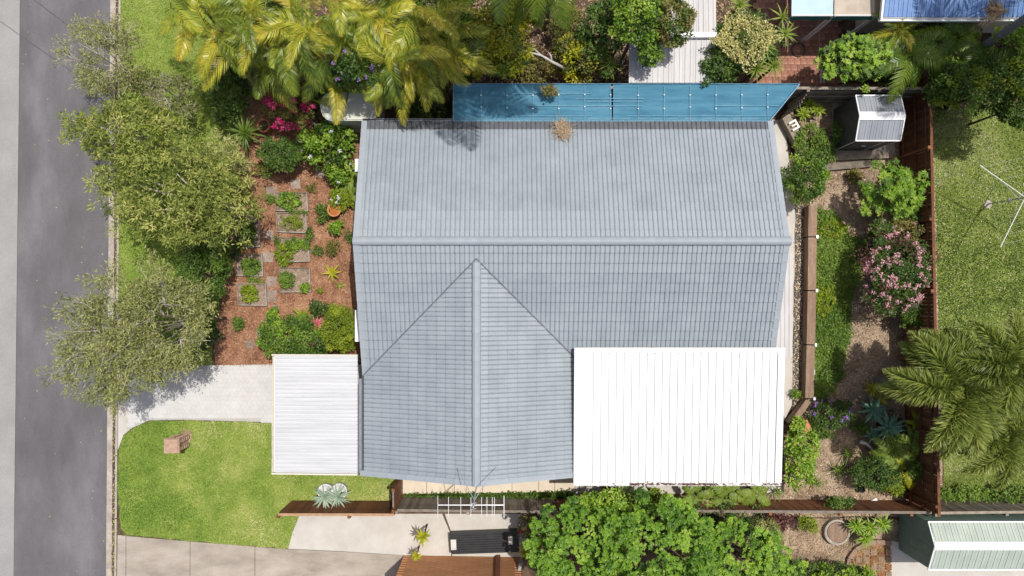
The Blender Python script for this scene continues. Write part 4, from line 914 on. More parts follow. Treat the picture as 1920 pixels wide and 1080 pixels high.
p = np.stack([X, Y, R.uniform(.02, .16, k)], 1); p2 = np.repeat(p, 3, 0)+R.normal(0, .05, (k*3, 3))*[1, 1, .5]; n = len(p2)
V, F = leaf_arrays(p2, R.normal(0, 1, (n, 3))*[1, 1, .5]+[0, 0, .3], R.normal(0, .4, (n, 3))+[0, 0, 1], R.uniform(.06, .12, n), R.uniform(.03, .055, n))
pt = np.repeat((np.sin(X*2.1+Y)+np.sin(Y*1.6))*.12, 3); tag(link('ground_cover', fast_mesh('ground_cover', V, F, 'lf_cover', np.clip(.5+pt+R.normal(0, .2, n), 0, 1))), 'bright green ground cover beside the sleeper retaining wall', 'ground cover', kind='stuff')
litter('bark_litter', 'brown fallen leaves across the rear garden bed', GRAVEL, 4200, .03, (.05, .11), (.03, .055), 'lf_dry', 'leaf litter', vr=(0, .8))
# weeds along the cream path
X, Y = sample([(757, 925), (1045, 921), (1076, 922), (1076, 934), (757, 936)], 2600); k = len(X)
p = np.stack([X, Y, R.uniform(.03, .18, k)], 1); V, F = leaf_arrays(p, R.normal(0, 1, (k, 3))+[0, 0, .6], R.normal(0, .4, (k, 3))+[0, 0, 1], R.uniform(.07, .14, k), R.uniform(.03, .05, k))
tag(link('path_weeds', fast_mesh('path_weeds', V, F, 'lf_mid', np.clip(R.normal(.4, .2, k), 0, 1))), 'green weeds growing between cream path and grey fence', 'weeds', kind='stuff')

# ---------------------------------------------------------------- street trees on the left
GS = 'trees on the roadside verge'
wispy('bottlebrush_tree', 'small thin tree with bare pale branches over the gutter, topmost on the verge', 197, 112, 2.7, 74, 78, .7, 'lf_sage', 6500, .11, .028, (.85, -.75), 10, .28, GS, .5)
wispy('bottlebrush_tree', 'thin grey green sapling between the bare top tree and olive trees', 318, 178, 1.8, 66, 40, .5, 'lf_sage', 4200, .10, .028, (.2, -.1), 6, .4, GS, .6)
BB = dict(L=.15, W=.042, dens=.62, trunk='bark_pale', up=.35)
plant('bottlebrush_tree', 'olive green bushy tree reaching over the road above its larger neighbour', 'tree', 250, 246, 3.3, 122, 62, .8, 'lf_olive', base=(1.0, -.6), group=GS, cr=.24, extra=(('lf_lime', .12, .11),), **BB)
plant('bottlebrush_tree', 'largest dense olive tree in the middle of the verge', 'tree', 325, 358, 3.5, 146, 92, .95, 'lf_olive', base=(.9, -.3), group=GS, cr=.24, **BB)
plant('bottlebrush_tree', 'dense olive tree nearest to the vegetable beds', 'tree', 408, 388, 3.0, 82, 78, .8, 'lf_olive', base=(.3, -.2), group=GS, cr=.23, **BB)
plant('bottlebrush_tree', 'paler olive bush beside the spiky garden border', 'tree', 418, 300, 2.2, 46, 46, .6, 'lf_sage', base=(.2, -.1), group=GS, cr=.25, **BB)
wispy('bottlebrush_tree', 'large sage green tree with pale twig fans beside the driveway', 285, 608, 3.4, 128, 120, .9, 'lf_sage', 17500, .115, .032, (1.1, .1), 13, .16, GS, .5)
wispy('bottlebrush_tree', 'spreading pale branched tree overhanging the asphalt and driveway entry', 200, 650, 3.6, 102, 112, .9, 'lf_sage', 11500, .115, .032, (1.3, -.1), 12, .18, GS, .5)
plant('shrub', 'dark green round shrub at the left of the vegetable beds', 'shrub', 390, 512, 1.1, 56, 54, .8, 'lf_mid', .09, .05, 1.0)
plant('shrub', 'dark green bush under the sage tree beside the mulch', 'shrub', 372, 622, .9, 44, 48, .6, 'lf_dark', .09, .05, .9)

# ---------------------------------------------------------------- golden palms
FG = [frond_mesh('frond', 1.85, 46, .52+.05*(i % 2), .028, 'lf_palm', .45+.2*(i % 4), .3+.35*(i % 2), .9, False, i, vl=.15+.25*(i % 3)) for i in range(8)]
FGG = [frond_mesh('frond', 2.0, 48, .55, .042, 'lf_palm_green', .5+.1*(i % 3), .3, .6, False, 20+i) for i in range(4)]
GP = 'golden palms of the grove above the vegetable garden'
for px, py, zc, nf, lb in ((352, 2, 4.6, 9, 'golden palm at the verge edge, leftmost of the grove'), (412, 52, 4.8, 10, 'golden palm hanging over the verge lawn, second from the left'),
        (468, 28, 5.2, 9, 'golden palm at the top edge left of the middle of the grove'), (520, 66, 5.0, 10, 'golden palm in the left half of the grove, above the red flowers'),
        (566, 40, 5.6, 10, 'tall golden palm in the middle top of the grove'), (622, 20, 5.2, 9, 'golden palm at the top edge right of the grove middle'),
        (585, 104, 4.4, 10, 'golden palm reaching over the rainwater tank'), (488, 108, 3.6, 7, 'low golden palm at the lower left corner of the grove'),
        (690, 36, 5.0, 10, 'golden palm above the purple flowering climber'), (752, 28, 4.8, 9, 'golden palm at the top edge, second from the right'),
        (740, 96, 4.8, 10, 'golden palm right of the purple flowering climber'), (790, 62, 4.4, 9, 'orange tinged golden palm at the right end of the grove'),
        (690, 126, 3.6, 8, 'golden palm just above the roof corner'), (762, 124, 3.6, 9, 'golden palm fanning over the roof eave'),
        (804, 112, 3.2, 7, 'golden palm touching the left end of the blue cloth'), (640, 132, 3.4, 6, 'low golden palm drooping beside the tank hatch'),
        (435, 6, 4.6, 8, 'golden palm at the top edge beside the leftmost one'), (536, 4, 4.6, 8, 'golden palm cut by the top edge near the grove middle'), (600, 74, 4.2, 8, 'shorter golden palm left of the purple climber'), (655, 44, 4.4, 8, 'golden palm just above the purple climber'), (715, 2, 4.6, 8, 'golden palm cut by the top edge right of the climber'), (838, 18, 4.4, 8, 'golden palm beside the bright green tree at the top'), (836, 100, 3.8, 8, 'golden palm between the grove and the yellow green tree'), (725, 120, 3.6, 8, 'green gold palm between the climber and the roof'), (446, 84, 4.0, 7, 'shaded golden palm beside the verge shrub')):
    palm('golden_palm', lb, px, py, zc, FG, nf+2, 'cane_stem', .05, (RN.uniform(-.2, .2)+.1, RN.uniform(-.5, -.2)), GP, (-.35, .8), (.45, .9), 3, roll=.7)
plant('climber', 'dark green climber with purple flowers in the palm grove', 'climber', 662, 108, 4.0, 54, 56, .7, 'lf_dark', .10, .055, 1.0, flowers=(('lf_purple', 16, 10, .06, .07),))
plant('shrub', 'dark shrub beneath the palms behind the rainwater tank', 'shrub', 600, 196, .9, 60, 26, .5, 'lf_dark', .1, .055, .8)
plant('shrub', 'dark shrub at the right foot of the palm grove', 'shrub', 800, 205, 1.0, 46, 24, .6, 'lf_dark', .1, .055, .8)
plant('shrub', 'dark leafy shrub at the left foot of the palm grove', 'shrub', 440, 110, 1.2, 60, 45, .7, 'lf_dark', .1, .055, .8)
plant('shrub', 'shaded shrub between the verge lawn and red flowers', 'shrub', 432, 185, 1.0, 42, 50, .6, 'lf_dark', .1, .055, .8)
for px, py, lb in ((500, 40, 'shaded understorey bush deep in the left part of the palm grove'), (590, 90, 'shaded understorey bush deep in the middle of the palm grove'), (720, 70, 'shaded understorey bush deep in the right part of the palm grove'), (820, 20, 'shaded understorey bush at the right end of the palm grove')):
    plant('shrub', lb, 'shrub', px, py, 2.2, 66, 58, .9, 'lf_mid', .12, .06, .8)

# ---------------------------------------------------------------- front garden
plant('flowering_shrub', 'sprawling shrub with magenta flowers above the terracotta pot', 'shrub', 542, 206, 1.5, 52, 42, .6, 'lf_mixed', .075, .04, .7, flowers=(('lf_red', 26, 36, .07, .13),))
plant('shrub', 'dense dark green bush above the vegetable beds', 'shrub', 527, 292, 1.0, 42, 32, .6, 'lf_dark', .08, .045, 1.1, extra=(('lf_mid', .4, .08),))
plant('shrub', 'lime leafed shrub with white flower heads beside the house corner', 'shrub', 612, 268, 1.0, 54, 42, .6, 'lf_bright', .12, .07, .8, flowers=(('lf_white', 9, 16, .05, .07),), extra=(('lf_dark', .5, .11),))
plant('shrub', 'green foliage under the west eave with pale blue flowers', 'shrub', 636, 318, .7, 26, 30, .4, 'lf_bright', .1, .055, .8, flowers=(('lf_white', 4, 14, .05, .06),))
FF = [frond_mesh('frond', .85, 20, .16, .06, 'lf_fern', .5, .35, .35, False, 40+i, fat=.008) for i in range(3)]
def fern(label, px, py, z, n=9, sc=(.7, 1.0), pitch=(-.1, .7)): return palm('fern', label, px, py, z, FF, n, 'bark_brown', .04, (0, 0), None, pitch, sc, cat='fern')
fern('light green fern under the upper west eave', 652, 330, .35); fern('light green fern beside the terracotta bowl near the wall', 655, 362, .35, 9)
plant('shrub', 'low green plant with white flowers above the terracotta bowl', 'shrub', 640, 375, .35, 24, 22, .25, 'lf_lime', .08, .045, .8, flowers=(('lf_white', 5, 10, .05, .05),))
plant('shrub', 'leafy plant left of the terracotta bowl', 'shrub', 605, 400, .3, 16, 18, .2, 'lf_mid', .08, .05, .8)
plant('shrub', 'leafy plant just below the terracotta bowl', 'shrub', 630, 425, .3, 13, 18, .25, 'lf_bright', .1, .06, .8)
plant('shrub', 'thin straggly plant in the mulch below the bowl', 'shrub', 625, 465, .25, 14, 16, .2, 'lf_mixed', .07, .04, .5)
plant('shrub', 'small weed beside the lettuce bed edge', 'shrub', 583, 438, .2, 8, 16, .15, 'lf_mid', .07, .035, .6)
plant('shrub', 'large dark green shrub beside the carport', 'shrub', 543, 628, 1.0, 62, 42, .7, 'lf_mid', .09, .05, 1.0, extra=(('lf_bright', .3, .09),))
plant('shrub', 'rounded lime green shrub between carport and house wall', 'shrub', 637, 612, 1.1, 36, 50, .8, 'lf_lime', .055, .035, 1.2)
plant('shrub', 'green bush with red new leaves against the carport edge', 'shrub', 590, 648, .9, 40, 20, .5, 'lf_mid', .09, .05, .9, flowers=(('lf_maroon', 5, 8, .07, .07),))
plant('shrub', 'small dark leafed shrub right of the yellow bromeliad tips', 'shrub', 604, 578, .5, 22, 16, .3, 'lf_dark', .08, .045, .8)
BR = [blade_mesh('leaf', .42, .085, 'lf_brom', .25, 5, .35+.2*i, tipv=.9) for i in range(3)]
rosette('bromeliad', 'pink red bromeliad rosette beside the lime green shrub', 'bromeliad', 591, 610, .95, 22, BR, pitch=(.05, 1.1))
BY = [blade_mesh('leaf', .42, .08, 'lf_yellow', .2, 5, .5+.2*i, tipv=.95) for i in range(3)]
BL = [blade_mesh('leaf', .5, .07, 'lf_lime', .2, 5, .4+.2*i) for i in range(3)]
rosette('bromeliad', 'yellow bromeliad standing alone in the red mulch', 'bromeliad', 622, 512, .2, 12, BY, pitch=(.05, .7))
rosette('bromeliad', 'small green rosette just below the yellow bromeliad', 'bromeliad', 637, 536, .12, 8, BL, pitch=(.1, .6), sc=(.4, .55))
rosette('bromeliad', 'green strap leafed rosette left of the pink bromeliad', 'bromeliad', 566, 592, .55, 13, BL, pitch=(.1, .6))
SPK = [blade_mesh('leaf', .75, .05, 'lf_mid', .35, 5, .5+.2*i) for i in range(3)]
rosette('spiky_plant', 'spiky green plant at the left edge of the garden near the pot', 'plant', 460, 250, .8, 40, SPK, pitch=(-.1, 1.2), sc=(1.0, 1.3))
# vegetables
VEG = {}
def beds(label, x0, y0, x1, y1):
    t = thing('garden_bed', label, 'garden bed', P((x0+x1)/2, (y0+y1)/2), 'raised vegetable beds in the mulch')
    pts = [P(x0, y0), P(x1, y0+RN.uniform(-2, 2)), P(x1+2, y1), P(x0+2, y1+RN.uniform(-2, 2))]
    for i in range(4):
        a, b = pts[i], pts[(i+1) % 4]; mb = MB(); u = Vector((0, 0, .08)); mb.bar(a+u, b+u, .024, .15+RN.uniform(-.02, .02)); mb.build('edging_board', 'bed_edge' if i in (1, 2) else 'fence_grey', t)
    mb = MB(); mb.prism([(p.x, p.y) for p in pts], .02, .09); mb.build('bed_soil', 'bed_soil', t)
beds('topmost vegetable bed of the right column with leafy greens', 518, 362, 577, 396); beds('vegetable bed with pale seedlings, second in the right column', 520, 400, 575, 437)
beds('vegetable bed with bright parsley, third in the right column', 522, 446, 580, 490); beds('lowest vegetable bed of the right column with grassy corner', 526, 502, 582, 547)
beds('topmost vegetable bed of the left column in tree shade', 440, 412, 487, 463); beds('middle vegetable bed of the left column', 444, 478, 493, 518); beds('lowest vegetable bed of the left column with lime greens', 447, 531, 500, 573)
for lb, px, py, rx, ry, m, L in (('bright green salad greens in the topmost right bed', 540, 380, 22, 14, 'lf_bright', .09), ('scattered pale seedlings in the second right bed', 546, 418, 22, 15, 'lf_lime', .05),
        ('bright curly parsley in the third right bed', 557, 460, 24, 13, 'lf_bright', .06), ('yellow green lettuce row beside the third right bed', 533, 478, 15, 22, 'lf_lime', .12), ('grassy herbs in the left corner of the lowest right bed', 538, 524, 15, 18, 'lf_cover', .08),
        ('round lime herb tuft at the corner of the lowest right bed', 573, 539, 11, 10, 'lf_bright', .06), ('dark herbs in the topmost left bed', 463, 440, 20, 22, 'lf_mid', .08), ('green herbs in the middle left bed', 470, 500, 20, 18, 'lf_cover', .08),
        ('lime leafy greens in the lowest left bed', 468, 550, 14, 20, 'lf_lime', .11), ('green plant with white flower by the lower left bed', 448, 606, 12, 14, 'lf_mid', .09), ('trailing plant at the foot of the red shrub', 490, 318, 20, 14, 'lf_mixed', .08), ('pale leafy sprig beside the stepping stone path', 512, 590, 12, 14, 'lf_bright', .09),
        ('green sprouts along the top of the topmost right bed', 545, 365, 22, 5, 'lf_cover', .07)):
    dn = .35 if 'seedlings' in lb else .75
    plant('vegetable_plant', lb, 'plant', px, py, .22, rx, ry, .09, m, L, L*.55, dn, cr=.1, stem_name='stem')
for lb, px, py, rx, ry, m, L in (('sparse green seedlings in the mulch right of the lettuce', 596, 470, 12, 10, 'lf_mid', .06), ('straggly weeds between the two upper right beds', 560, 398, 20, 4, 'lf_cover', .06), ('trailing greens along the left side of the parsley bed', 520, 455, 6, 14, 'lf_mid', .08), ('sprawling low plant between the dark bush and the path', 585, 352, 12, 8, 'lf_mixed', .07),
        ('weeds at the left foot of the topmost right bed', 508, 372, 9, 10, 'lf_cover', .07), ('low plant in the mulch beside the house wall, below the bowl', 655, 440, 7, 14, 'lf_mid', .08), ('small sprout in the mulch near the yellow bromeliad', 600, 545, 7, 6, 'lf_lime', .07), ('ragged greens at the top of the lowest left bed', 480, 524, 14, 6, 'lf_cover', .08), ('low plants under the tree left of the beds', 440, 470, 16, 20, 'lf_dark', .08)):
    plant('vegetable_plant', lb, 'plant', px, py, .14, rx, ry, .06, m, L, L*.5, .5, cr=.09, stem_name='stem')
litter('fallen_leaves', 'dry pale leaves scattered over the red mulch', MULCH, 900, .04, (.04, .1), (.025, .05), 'lf_dry', 'leaf litter', vr=(.3, 1))
# stepping stones
STL = ['stepping stone beside the second right bed, middle of the straight path', 'stepping stone left of the parsley bed top corner', 'stepping stone left of the yellow green lettuce', 'stepping stone beside the top of the lowest right bed', 'stepping stone between the lowest right and lowest left beds', 'square stepping stone just below the lowest right bed', 'small stepping stone beside the pale leafy sprig', 'small stepping stone at the top edge of the carport shrub', 'stepping stone at the left tip of the carport shrub', 'lowest stepping stone near the driveway', 'stepping stone at the top of the straight path by the seedlings',
       'stepping stone at the upper left corner of the topmost right bed', 'stepping stone above the topmost right bed, second of the upper row', 'stepping stone in the middle of the upper row below the dark bush', 'stepping stone fourth of the upper row toward the house', 'stepping stone of the upper row nearest to the house wall', 'stepping stone left of the topmost right bed']
for i, (px, py, a) in enumerate(((503, 440, 14), (502, 462, 14), (503, 483, 14), (504, 505, 14), (507, 527, 15), (511, 554, 15), (517, 579, 9), (505, 598, 9), (488, 623, 11), (471, 645, 12), (505, 415, 12), (510, 358, 14), (530, 350, 13), (556, 345, 13), (575, 338, 12), (602, 326, 12), (507, 390, 11))):
    if i in (1, 3, 10, 12, 14, 16): continue
    q = P(px+RN.uniform(-2, 2), py); r = M(a); pts = []
    for k in range(4):
        t = math.pi/4+2*math.pi*k/4+RN.uniform(-.2, .2); rr = r*RN.uniform(.8, 1.05); pts.append((q.x+rr*math.cos(t), q.y+rr*math.sin(t)))
    mb = MB(); mb.prism(pts, .0, .032+.004*(i % 3)); o = mb.build('stepping_stone', 'stone')
    tag(o, STL[i], 'stepping stone', 'stepping stones through the vegetable garden')

# ---------------------------------------------------------------- trees along the top
plant('tree', 'bright green tree at the right end of the palm grove', 'tree', 850, 40, 3.0, 40, 58, .8, 'lf_bright', .11, .065, 1.0, base=(.1, -.4))
plant('tree', 'yellow green tree around the tall grey palm trunk', 'tree', 930, 78, 2.9, 64, 72, .9, 'lf_yellow', .13, .06, .85, base=(0, -.3), extra=(('lf_mid', .18, .12),))
plant('tree', 'small yellow leafed tree at the top right of the grey palm trunk', 'tree', 985, 28, 2.6, 38, 34, .6, 'lf_yellow', .13, .06, .8)
plant('shrub', 'dark green shrub between the palms and yellow tree', 'shrub', 868, 124, 1.6, 46, 34, .7, 'lf_mid', .12, .065, .9)
plant('shrub', 'mixed reddish green shrub above the middle of the blue cloth', 'shrub', 992, 128, 1.2, 52, 32, .6, 'lf_mixed', .1, .055, .8, flowers=(('lf_maroon', 6, 10, .08, .1),))
plant('shrub', 'yellow green croton shrub beside the dead branch', 'shrub', 1088, 104, 1.5, 58, 48, .7, 'lf_mixed', .11, .06, .8, extra=(('lf_yellow', .4, .12),))
plant('shrub', 'brownish green low bush near the top edge centre', 'shrub', 1065, 44, .9, 42, 28, .4, 'lf_mixed', .09, .04, .6)
plant('tree', 'dark shaded tree left of the grey sheet roof', 'tree', 1130, 58, 2.2, 46, 66, .8, 'lf_dark', .12, .065, .9)
plant('tree', 'bright green tree overhanging the grey sheet roof', 'tree', 1192, 38, 3.6, 52, 58, .9, 'lf_bright', .11, .06, .9, base=(-.4, -.3), extra=(('lf_mid', .5, .11),))
plant('tree', 'olive and brown leafed tree over the upper grey roof', 'tree', 1258, 40, 3.6, 42, 48, .8, 'lf_mixed', .09, .05, 1.0, base=(-.6, -.3), extra=(('lf_mid', .4, .09),))
plant('tree', 'small green leafy branch hanging over the lower grey roof', 'tree', 1217, 100, 3.3, 24, 29, .5, 'lf_mid', .1, .055, 1.0, base=(-.7, .2), extra=(('lf_bright', .3, .1),))
plant('shrub', 'dark green bush beside the right edge of the grey roof', 'shrub', 1345, 124, 2.4, 36, 34, .6, 'lf_dark', .11, .065, 1.0, extra=(('lf_mid', .4, .11),))
plant('shrub', 'dark foliage under the cream flowering tree', 'shrub', 1400, 85, 1.6, 66, 58, .8, 'lf_dark', .12, .06, .9)
c_ = plant('flowering_tree', 'tree covered with cream yellow flower spikes', 'tree', 1398, 72, 2.7, 56, 50, .5, 'lf_mid', .1, .05, .25)
sp = []
for i in range(22):
    a = i*2.4; rr = .25+.75*math.sqrt(i/22); q = P(1396+50*rr*math.cos(a), 72+44*rr*math.sin(a), 3.15); d_ = np.array([math.cos(a+.5), math.sin(a+.2), .2])*.62; k = 170
    t = R.uniform(0, 1, (k, 1)); qq = rdir(k); p = np.array(q)+d_*(t-.4)+qq*.085*(1-.4*t); V, F = leaf_arrays(p, qq, rdir(k)+[0, 0, .6], R.uniform(.05, .09, k), R.uniform(.035, .06, k)); sp.append((V, F, R.uniform(0, 1, k)))
put('flowers', cat_leaves(sp), 'lf_cream', c_)['kind'] = 'stuff'
SPG = [blade_mesh('leaf', .55, .05, 'lf_fern', .3, 5, .4+.2*i) for i in range(3)]
for px, py, z, n, lb in ((1432, 88, 2.9, 32, 'spiky dracaena head right of the cream flowers'), (1418, 130, 2.2, 30, 'spiky dracaena head below the cream flowers'), (1450, 125, 2.0, 30, 'spiky dracaena head at the edge of the brick paving'), (1466, 33, 2.2, 20, 'small spiky head near the pale awning'), (1472, 64, 2.4, 18, 'small spiky head over the brick paving'),
        (1130, 98, 2.2, 26, 'spiky yellow green head above the croton shrub'), (1145, 122, 2.0, 24, 'lower spiky yellow green head beside the grey roof'), (1385, 10, 2.4, 26, 'spiky head at the top edge beside the grey roof'), (1640, 90, 2.6, 20, 'thin spiky head behind the bright green shrub'), (1690, 88, 2.2, 26, 'spiky clump below the blue roof corner'), (1800, 115, 2.4, 28, 'spiky green clump left of the leaning palm trunk')):
    rosette('dracaena', lb, 'plant', px, py, z, n, SPG, pitch=(-.1, 1.2), stem=.04)
plant('shrub', 'bright green shrub with whorled leaves above the grey fence', 'shrub', 1598, 112, 2.3, 62, 46, .7, 'lf_bright', .10, .05, .9, 'whorl', extra=(('lf_dark', .3, .12),), cr=.28)
plant('shrub', 'dark shrub behind the whorled bright shrub', 'shrub', 1650, 128, 1.2, 60, 30, .6, 'lf_dark', .12, .06, .8)
palm('golden_palm', 'young lime palm below the blue roof', 1700, 104, 2.4, FGG+FG[:1], 9, 'cane_stem', .05, (-.1, -.1), None, (-.1, .4), (.62, .85))
palm('golden_palm', 'small yellow tipped palm at the corner of the blue roof', 1682, 58, 2.4, FG, 8, 'cane_stem', .05, (0, 0), None, (.1, .7), (.45, .6))
palm('palm', 'green palm in the thicket at the right under the leaning trunk', 1835, 132, 2.6, FGG, 9, 'cane_stem', .05, (-.2, -.2), None, (-.1, .5), (.6, .85))
palm('palm', 'green palm under the blue roof edge', 1790, 70, 2.4, FGG, 9, 'cane_stem', .05, (-.2, -.2), None, (-.1, .5), (.6, .8))
plant('shrub', 'leafy green thicket below the leaning palm trunk', 'shrub', 1850, 168, 2.4, 84, 48, 1.2, 'lf_mid', .12, .06, .9, extra=(('lf_lime', .45, .12),))
plant('shrub', 'green shrub outside the rear fence corner', 'shrub', 1772, 158, 2.2, 40, 40, .9, 'lf_mid', .11, .06, .9, extra=(('lf_bright', .15, .11),))
plant('tree', 'mid green tree at the right edge below the blue roof', 'tree', 1895, 95, 2.6, 48, 50, .8, 'lf_bright', .12, .06, .8, extra=(('lf_lime', .3, .12),))
plant('shrub', 'shaded shrub along the right edge above the weedy lawn', 'shrub', 1908, 200, 2.6, 44, 48, 1.0, 'lf_mid', .11, .06, .9)
plant('shrub', 'green shrub under the blue roof eave', 'shrub', 1745, 75, 1.3, 60, 36, .6, 'lf_mid', .12, .06, .8)
plant('shrub', 'small leafy sprig hanging over the upper edge of the blue cloth', 'shrub', 1030, 172, 2.75, 15, 14, .2, 'lf_mixed', .09, .05, .8, base=(.05, .5), cr=.14)
plant('shrub', 'tiny bright sprig poking over the fence above the grey shed', 'shrub', 1622, 168, 2.1, 8, 7, .12, 'lf_bright', .09, .05, .8, base=(0, .4), cr=.1)
# tall palms whose crowns lie outside the picture
FT = [frond_mesh('frond', 2.9, 56, .75, .05, 'lf_palm_green', .45, .5, .5, False, 60+i) for i in range(4)]
def tall_palm(label, b, t, r, nf=13, bend=0.0):
    root = thing('tall_palm', label, 'palm', b); mb = MB(); n = 40; pts = []; rs = []
    for i in range(n): s = i/(n-1); pts.append(Vector((b[0]+(t[0]-b[0])*(s**(1+2*bend)), b[1]+(t[1]-b[1])*s, t[2]*s))); rs.append(r*(1.15-.35*s)*(1+(.035 if i % 2 else 0)))
    mb.tube(pts, rs, 12); mb.build('trunk', 'palm_bark', root)
    for i in range(nf): link('frond', RN.choice(FT), root, Vector(t)-Vector(b), (RN.uniform(-.3, .3), -RN.uniform(-.3, .7), i*6.283/nf), RN.uniform(.85, 1.1))
q = P(930, 48, 2.9); tall_palm('tall grey trunked palm rising through the yellow green tree', (q.x+.02, q.y-.1, 0), (q.x+1.0, q.y+.35, 11.3), .17, bend=1.0)
q = P(1815, 112, 1.5); tall_palm('tall palm with smooth grey trunk leaning out at the upper right', (q.x-.1, q.y-.1, 0), (q.x+.3, q.y+.9, 8.0), .13)
palm('palm', 'dry tipped palm fronds hanging in at the top edge centre', 1038, -62, 4.2, FT, 4, 'palm_bark', .09, (0, -.4), None, (-.4, .3), (.55, .7), az0=-2.3, spread=1.6)
# dead fronds over the blue roof
t = thing('dead_frond', 'dry grey palm frond lying over the blue roof edge', 'palm frond', P(1850, 28, 3.1)); t.location.z = 0
DF = frond_mesh('frond', 1.5, 36, .5, .03, 'lf_dry', .3, .5, .8, False, 91)
for k, a in enumerate((3.0, 3.35, 2.7)): q = P(1890, 22, 3.05); link('dry_frond', DF, t, q-t.location, (.5*k-.4, .1, a), .9)

# ---------------------------------------------------------------- rear garden
LG = [blade_mesh('leaf', .38, .10, 'lf_lime', .35, 5, .3+.25*i) for i in range(3)]
for px, py, lb in ((1515, 196, 'broad leafed lime plant left of the grey shed, upper clump'), (1505, 214, 'broad leafed lime plant beside the wicker pot'), (1532, 205, 'broad leafed lime plant nearest to the grey shed')):
    rosette('ginger_plant', lb, 'plant', px, py, .55, 22, LG, pitch=(-.1, 1.0))
plant('shrub', 'low weeds spreading below the lime leafed plants', 'shrub', 1518, 262, .35, 34, 34, .2, 'lf_cover', .08, .045, .6)
plant('shrub', 'leafy green shrub against the right gable of the house', 'shrub', 1508, 338, 1.3, 44, 48, .8, 'lf_mid', .09, .05, 1.0, extra=(('lf_bright', .2, .09),))
plant('shrub', 'thin weeds at the foot of the grey shed wall', 'shrub', 1545, 285, .4, 24, 22, .25, 'lf_mid', .09, .045, .6)
plant('shrub', 'bright green bush with long whorled leaves by the rear fence', 'shrub', 1672, 360, 1.5, 58, 52, .8, 'lf_bright', .12, .045, 1.0, 'whorl', cr=.26)
plant('flowering_shrub', 'large shrub with dusty pink flower heads by the rear fence', 'shrub', 1676, 512, 1.5, 62, 82, .8, 'lf_dark', .08, .045, .9, flowers=(('lf_pink', 95, 16, .06, .09),), extra=(('lf_maroon', .2, .08),))
plant('shrub', 'olive bronze shrub above the pink flowering shrub', 'shrub', 1688, 440, 1.2, 44, 30, .5, 'lf_mixed', .08, .045, .8, flowers=(('lf_pink', 10, 10, .05, .07),))
plant('flowering_shrub', 'low plant with purple flowers in the shaded rear garden', 'plant', 1558, 772, .45, 42, 30, .3, 'lf_dark', .07, .04, .9, flowers=(('lf_purple', 20, 16, .05, .07),))
plant('shrub', 'low green mound below the purple flowers', 'shrub', 1546, 806, .35, 30, 18, .2, 'lf_mid', .07, .035, .8)
plant('shrub', 'bright lime bush at the right corner of the patio roof', 'shrub', 1500, 852, 1.1, 34, 60, .7, 'lf_bright', .13, .075, .9, base=(.15, 0))
plant('shrub', 'variegated plant in the orange pot by the retaining wall end', 'shrub', 1496, 798, .7, 18, 16, .3, 'lf_fern', .08, .04, .8)
plant('shrub', 'tiny round plant in the drain strip near the sleeper corner', 'shrub', 1492, 739, .2, 9, 9, .1, 'lf_bright', .06, .04, .9)
plant('shrub', 'dark green shrub in the lower right of the rear garden', 'shrub', 1638, 886, .8, 44, 32, .5, 'lf_dark', .09, .05, .8, extra=(('lf_mid', .3, .09),))
plant('shrub', 'leafy shrub against the red brown fence', 'shrub', 1572, 944, .9, 30, 16, .4, 'lf_mid', .1, .05, .9)
AG = [blade_mesh('leaf', .66, .15, 'lf_blue', .22, 6, .3+.2*i, .25, base_w=.35) for i in range(3)]
rosette('agave', 'blue green agave rosette, upper of the pair by the foxtail palm', 'agave', 1637, 768, .6, 22, AG, pitch=(.0, .8), stem=.06)
rosette('agave', 'blue green agave rosette, lower and larger of the pair', 'agave', 1665, 802, .75, 24, AG, pitch=(.0, .8), sc=(.95, 1.25), stem=.06)
rosette('agave', 'small blue green agave below the upper rosette', 'agave', 1636, 816, .4, 14, AG, pitch=(.0, .7), sc=(.6, .8))
CR = [blade_mesh('leaf', .42, .10, 'lf_yellow', .3, 5, .25+.3*i) for i in range(3)]
rosette('croton', 'yellow croton under the foxtail palm fronds', 'plant', 1636, 728, .7, 16, CR, pitch=(0, .8)); rosette('croton', 'yellow green croton beside the palm trunk foot', 'plant', 1652, 748, .6, 12, CR, pitch=(0, .7))
for px, py, n, lb in ((1572, 880, 20, 'spiky clump in the middle of the lower rear garden'), (1532, 904, 16, 'small strappy clump in the bark chips'), (1590, 850, 14, 'dark strappy clump near the curved grey branch'), (1458, 922, 16, 'strappy clump at the corner of the patio and fence'), (1160, 918, 16, 'spiky clump under the patio gutter')):
    rosette('strap_plant', lb, 'plant', px, py, .3, n, SPK if px < 1600 else SPG, pitch=(.0, 1.0), sc=(.55, .75))
FY = [frond_mesh('frond', 1.0, 18, .26, .06, 'lf_fern', .5, .35, .5, False, 70+i) for i in range(3)]; FYY = [frond_mesh('frond', .9, 16, .25, .06, 'lf_yellow', .5, .35, .5, False, 75+i) for i in range(2)]
palm('cycad', 'young palm with variegated fronds below the agaves', 1678, 845, .9, FY, 10, 'bark_brown', .06, (0, 0), None, (-.1, .6), (.8, 1.0)); palm('cycad', 'young palm with golden fronds near the rear fence corner', 1692, 885, .8, FYY+FY, 8, 'bark_brown', .05, (0, 0), None, (-.1, .6), (.7, .95))
palm('cycad', 'small fern like palm beside the foxtail trunk', 1712, 822, .9, FY, 7, 'bark_brown', .05, (0, 0), None, (0, .6), (.6, .8)); palm('cycad', 'little lime palm against the rear fence under the foxtail trunk', 1722, 792, .9, FYY, 7, 'bark_brown', .04, (-.3, 0), None, (0, .6), (.4, .55))
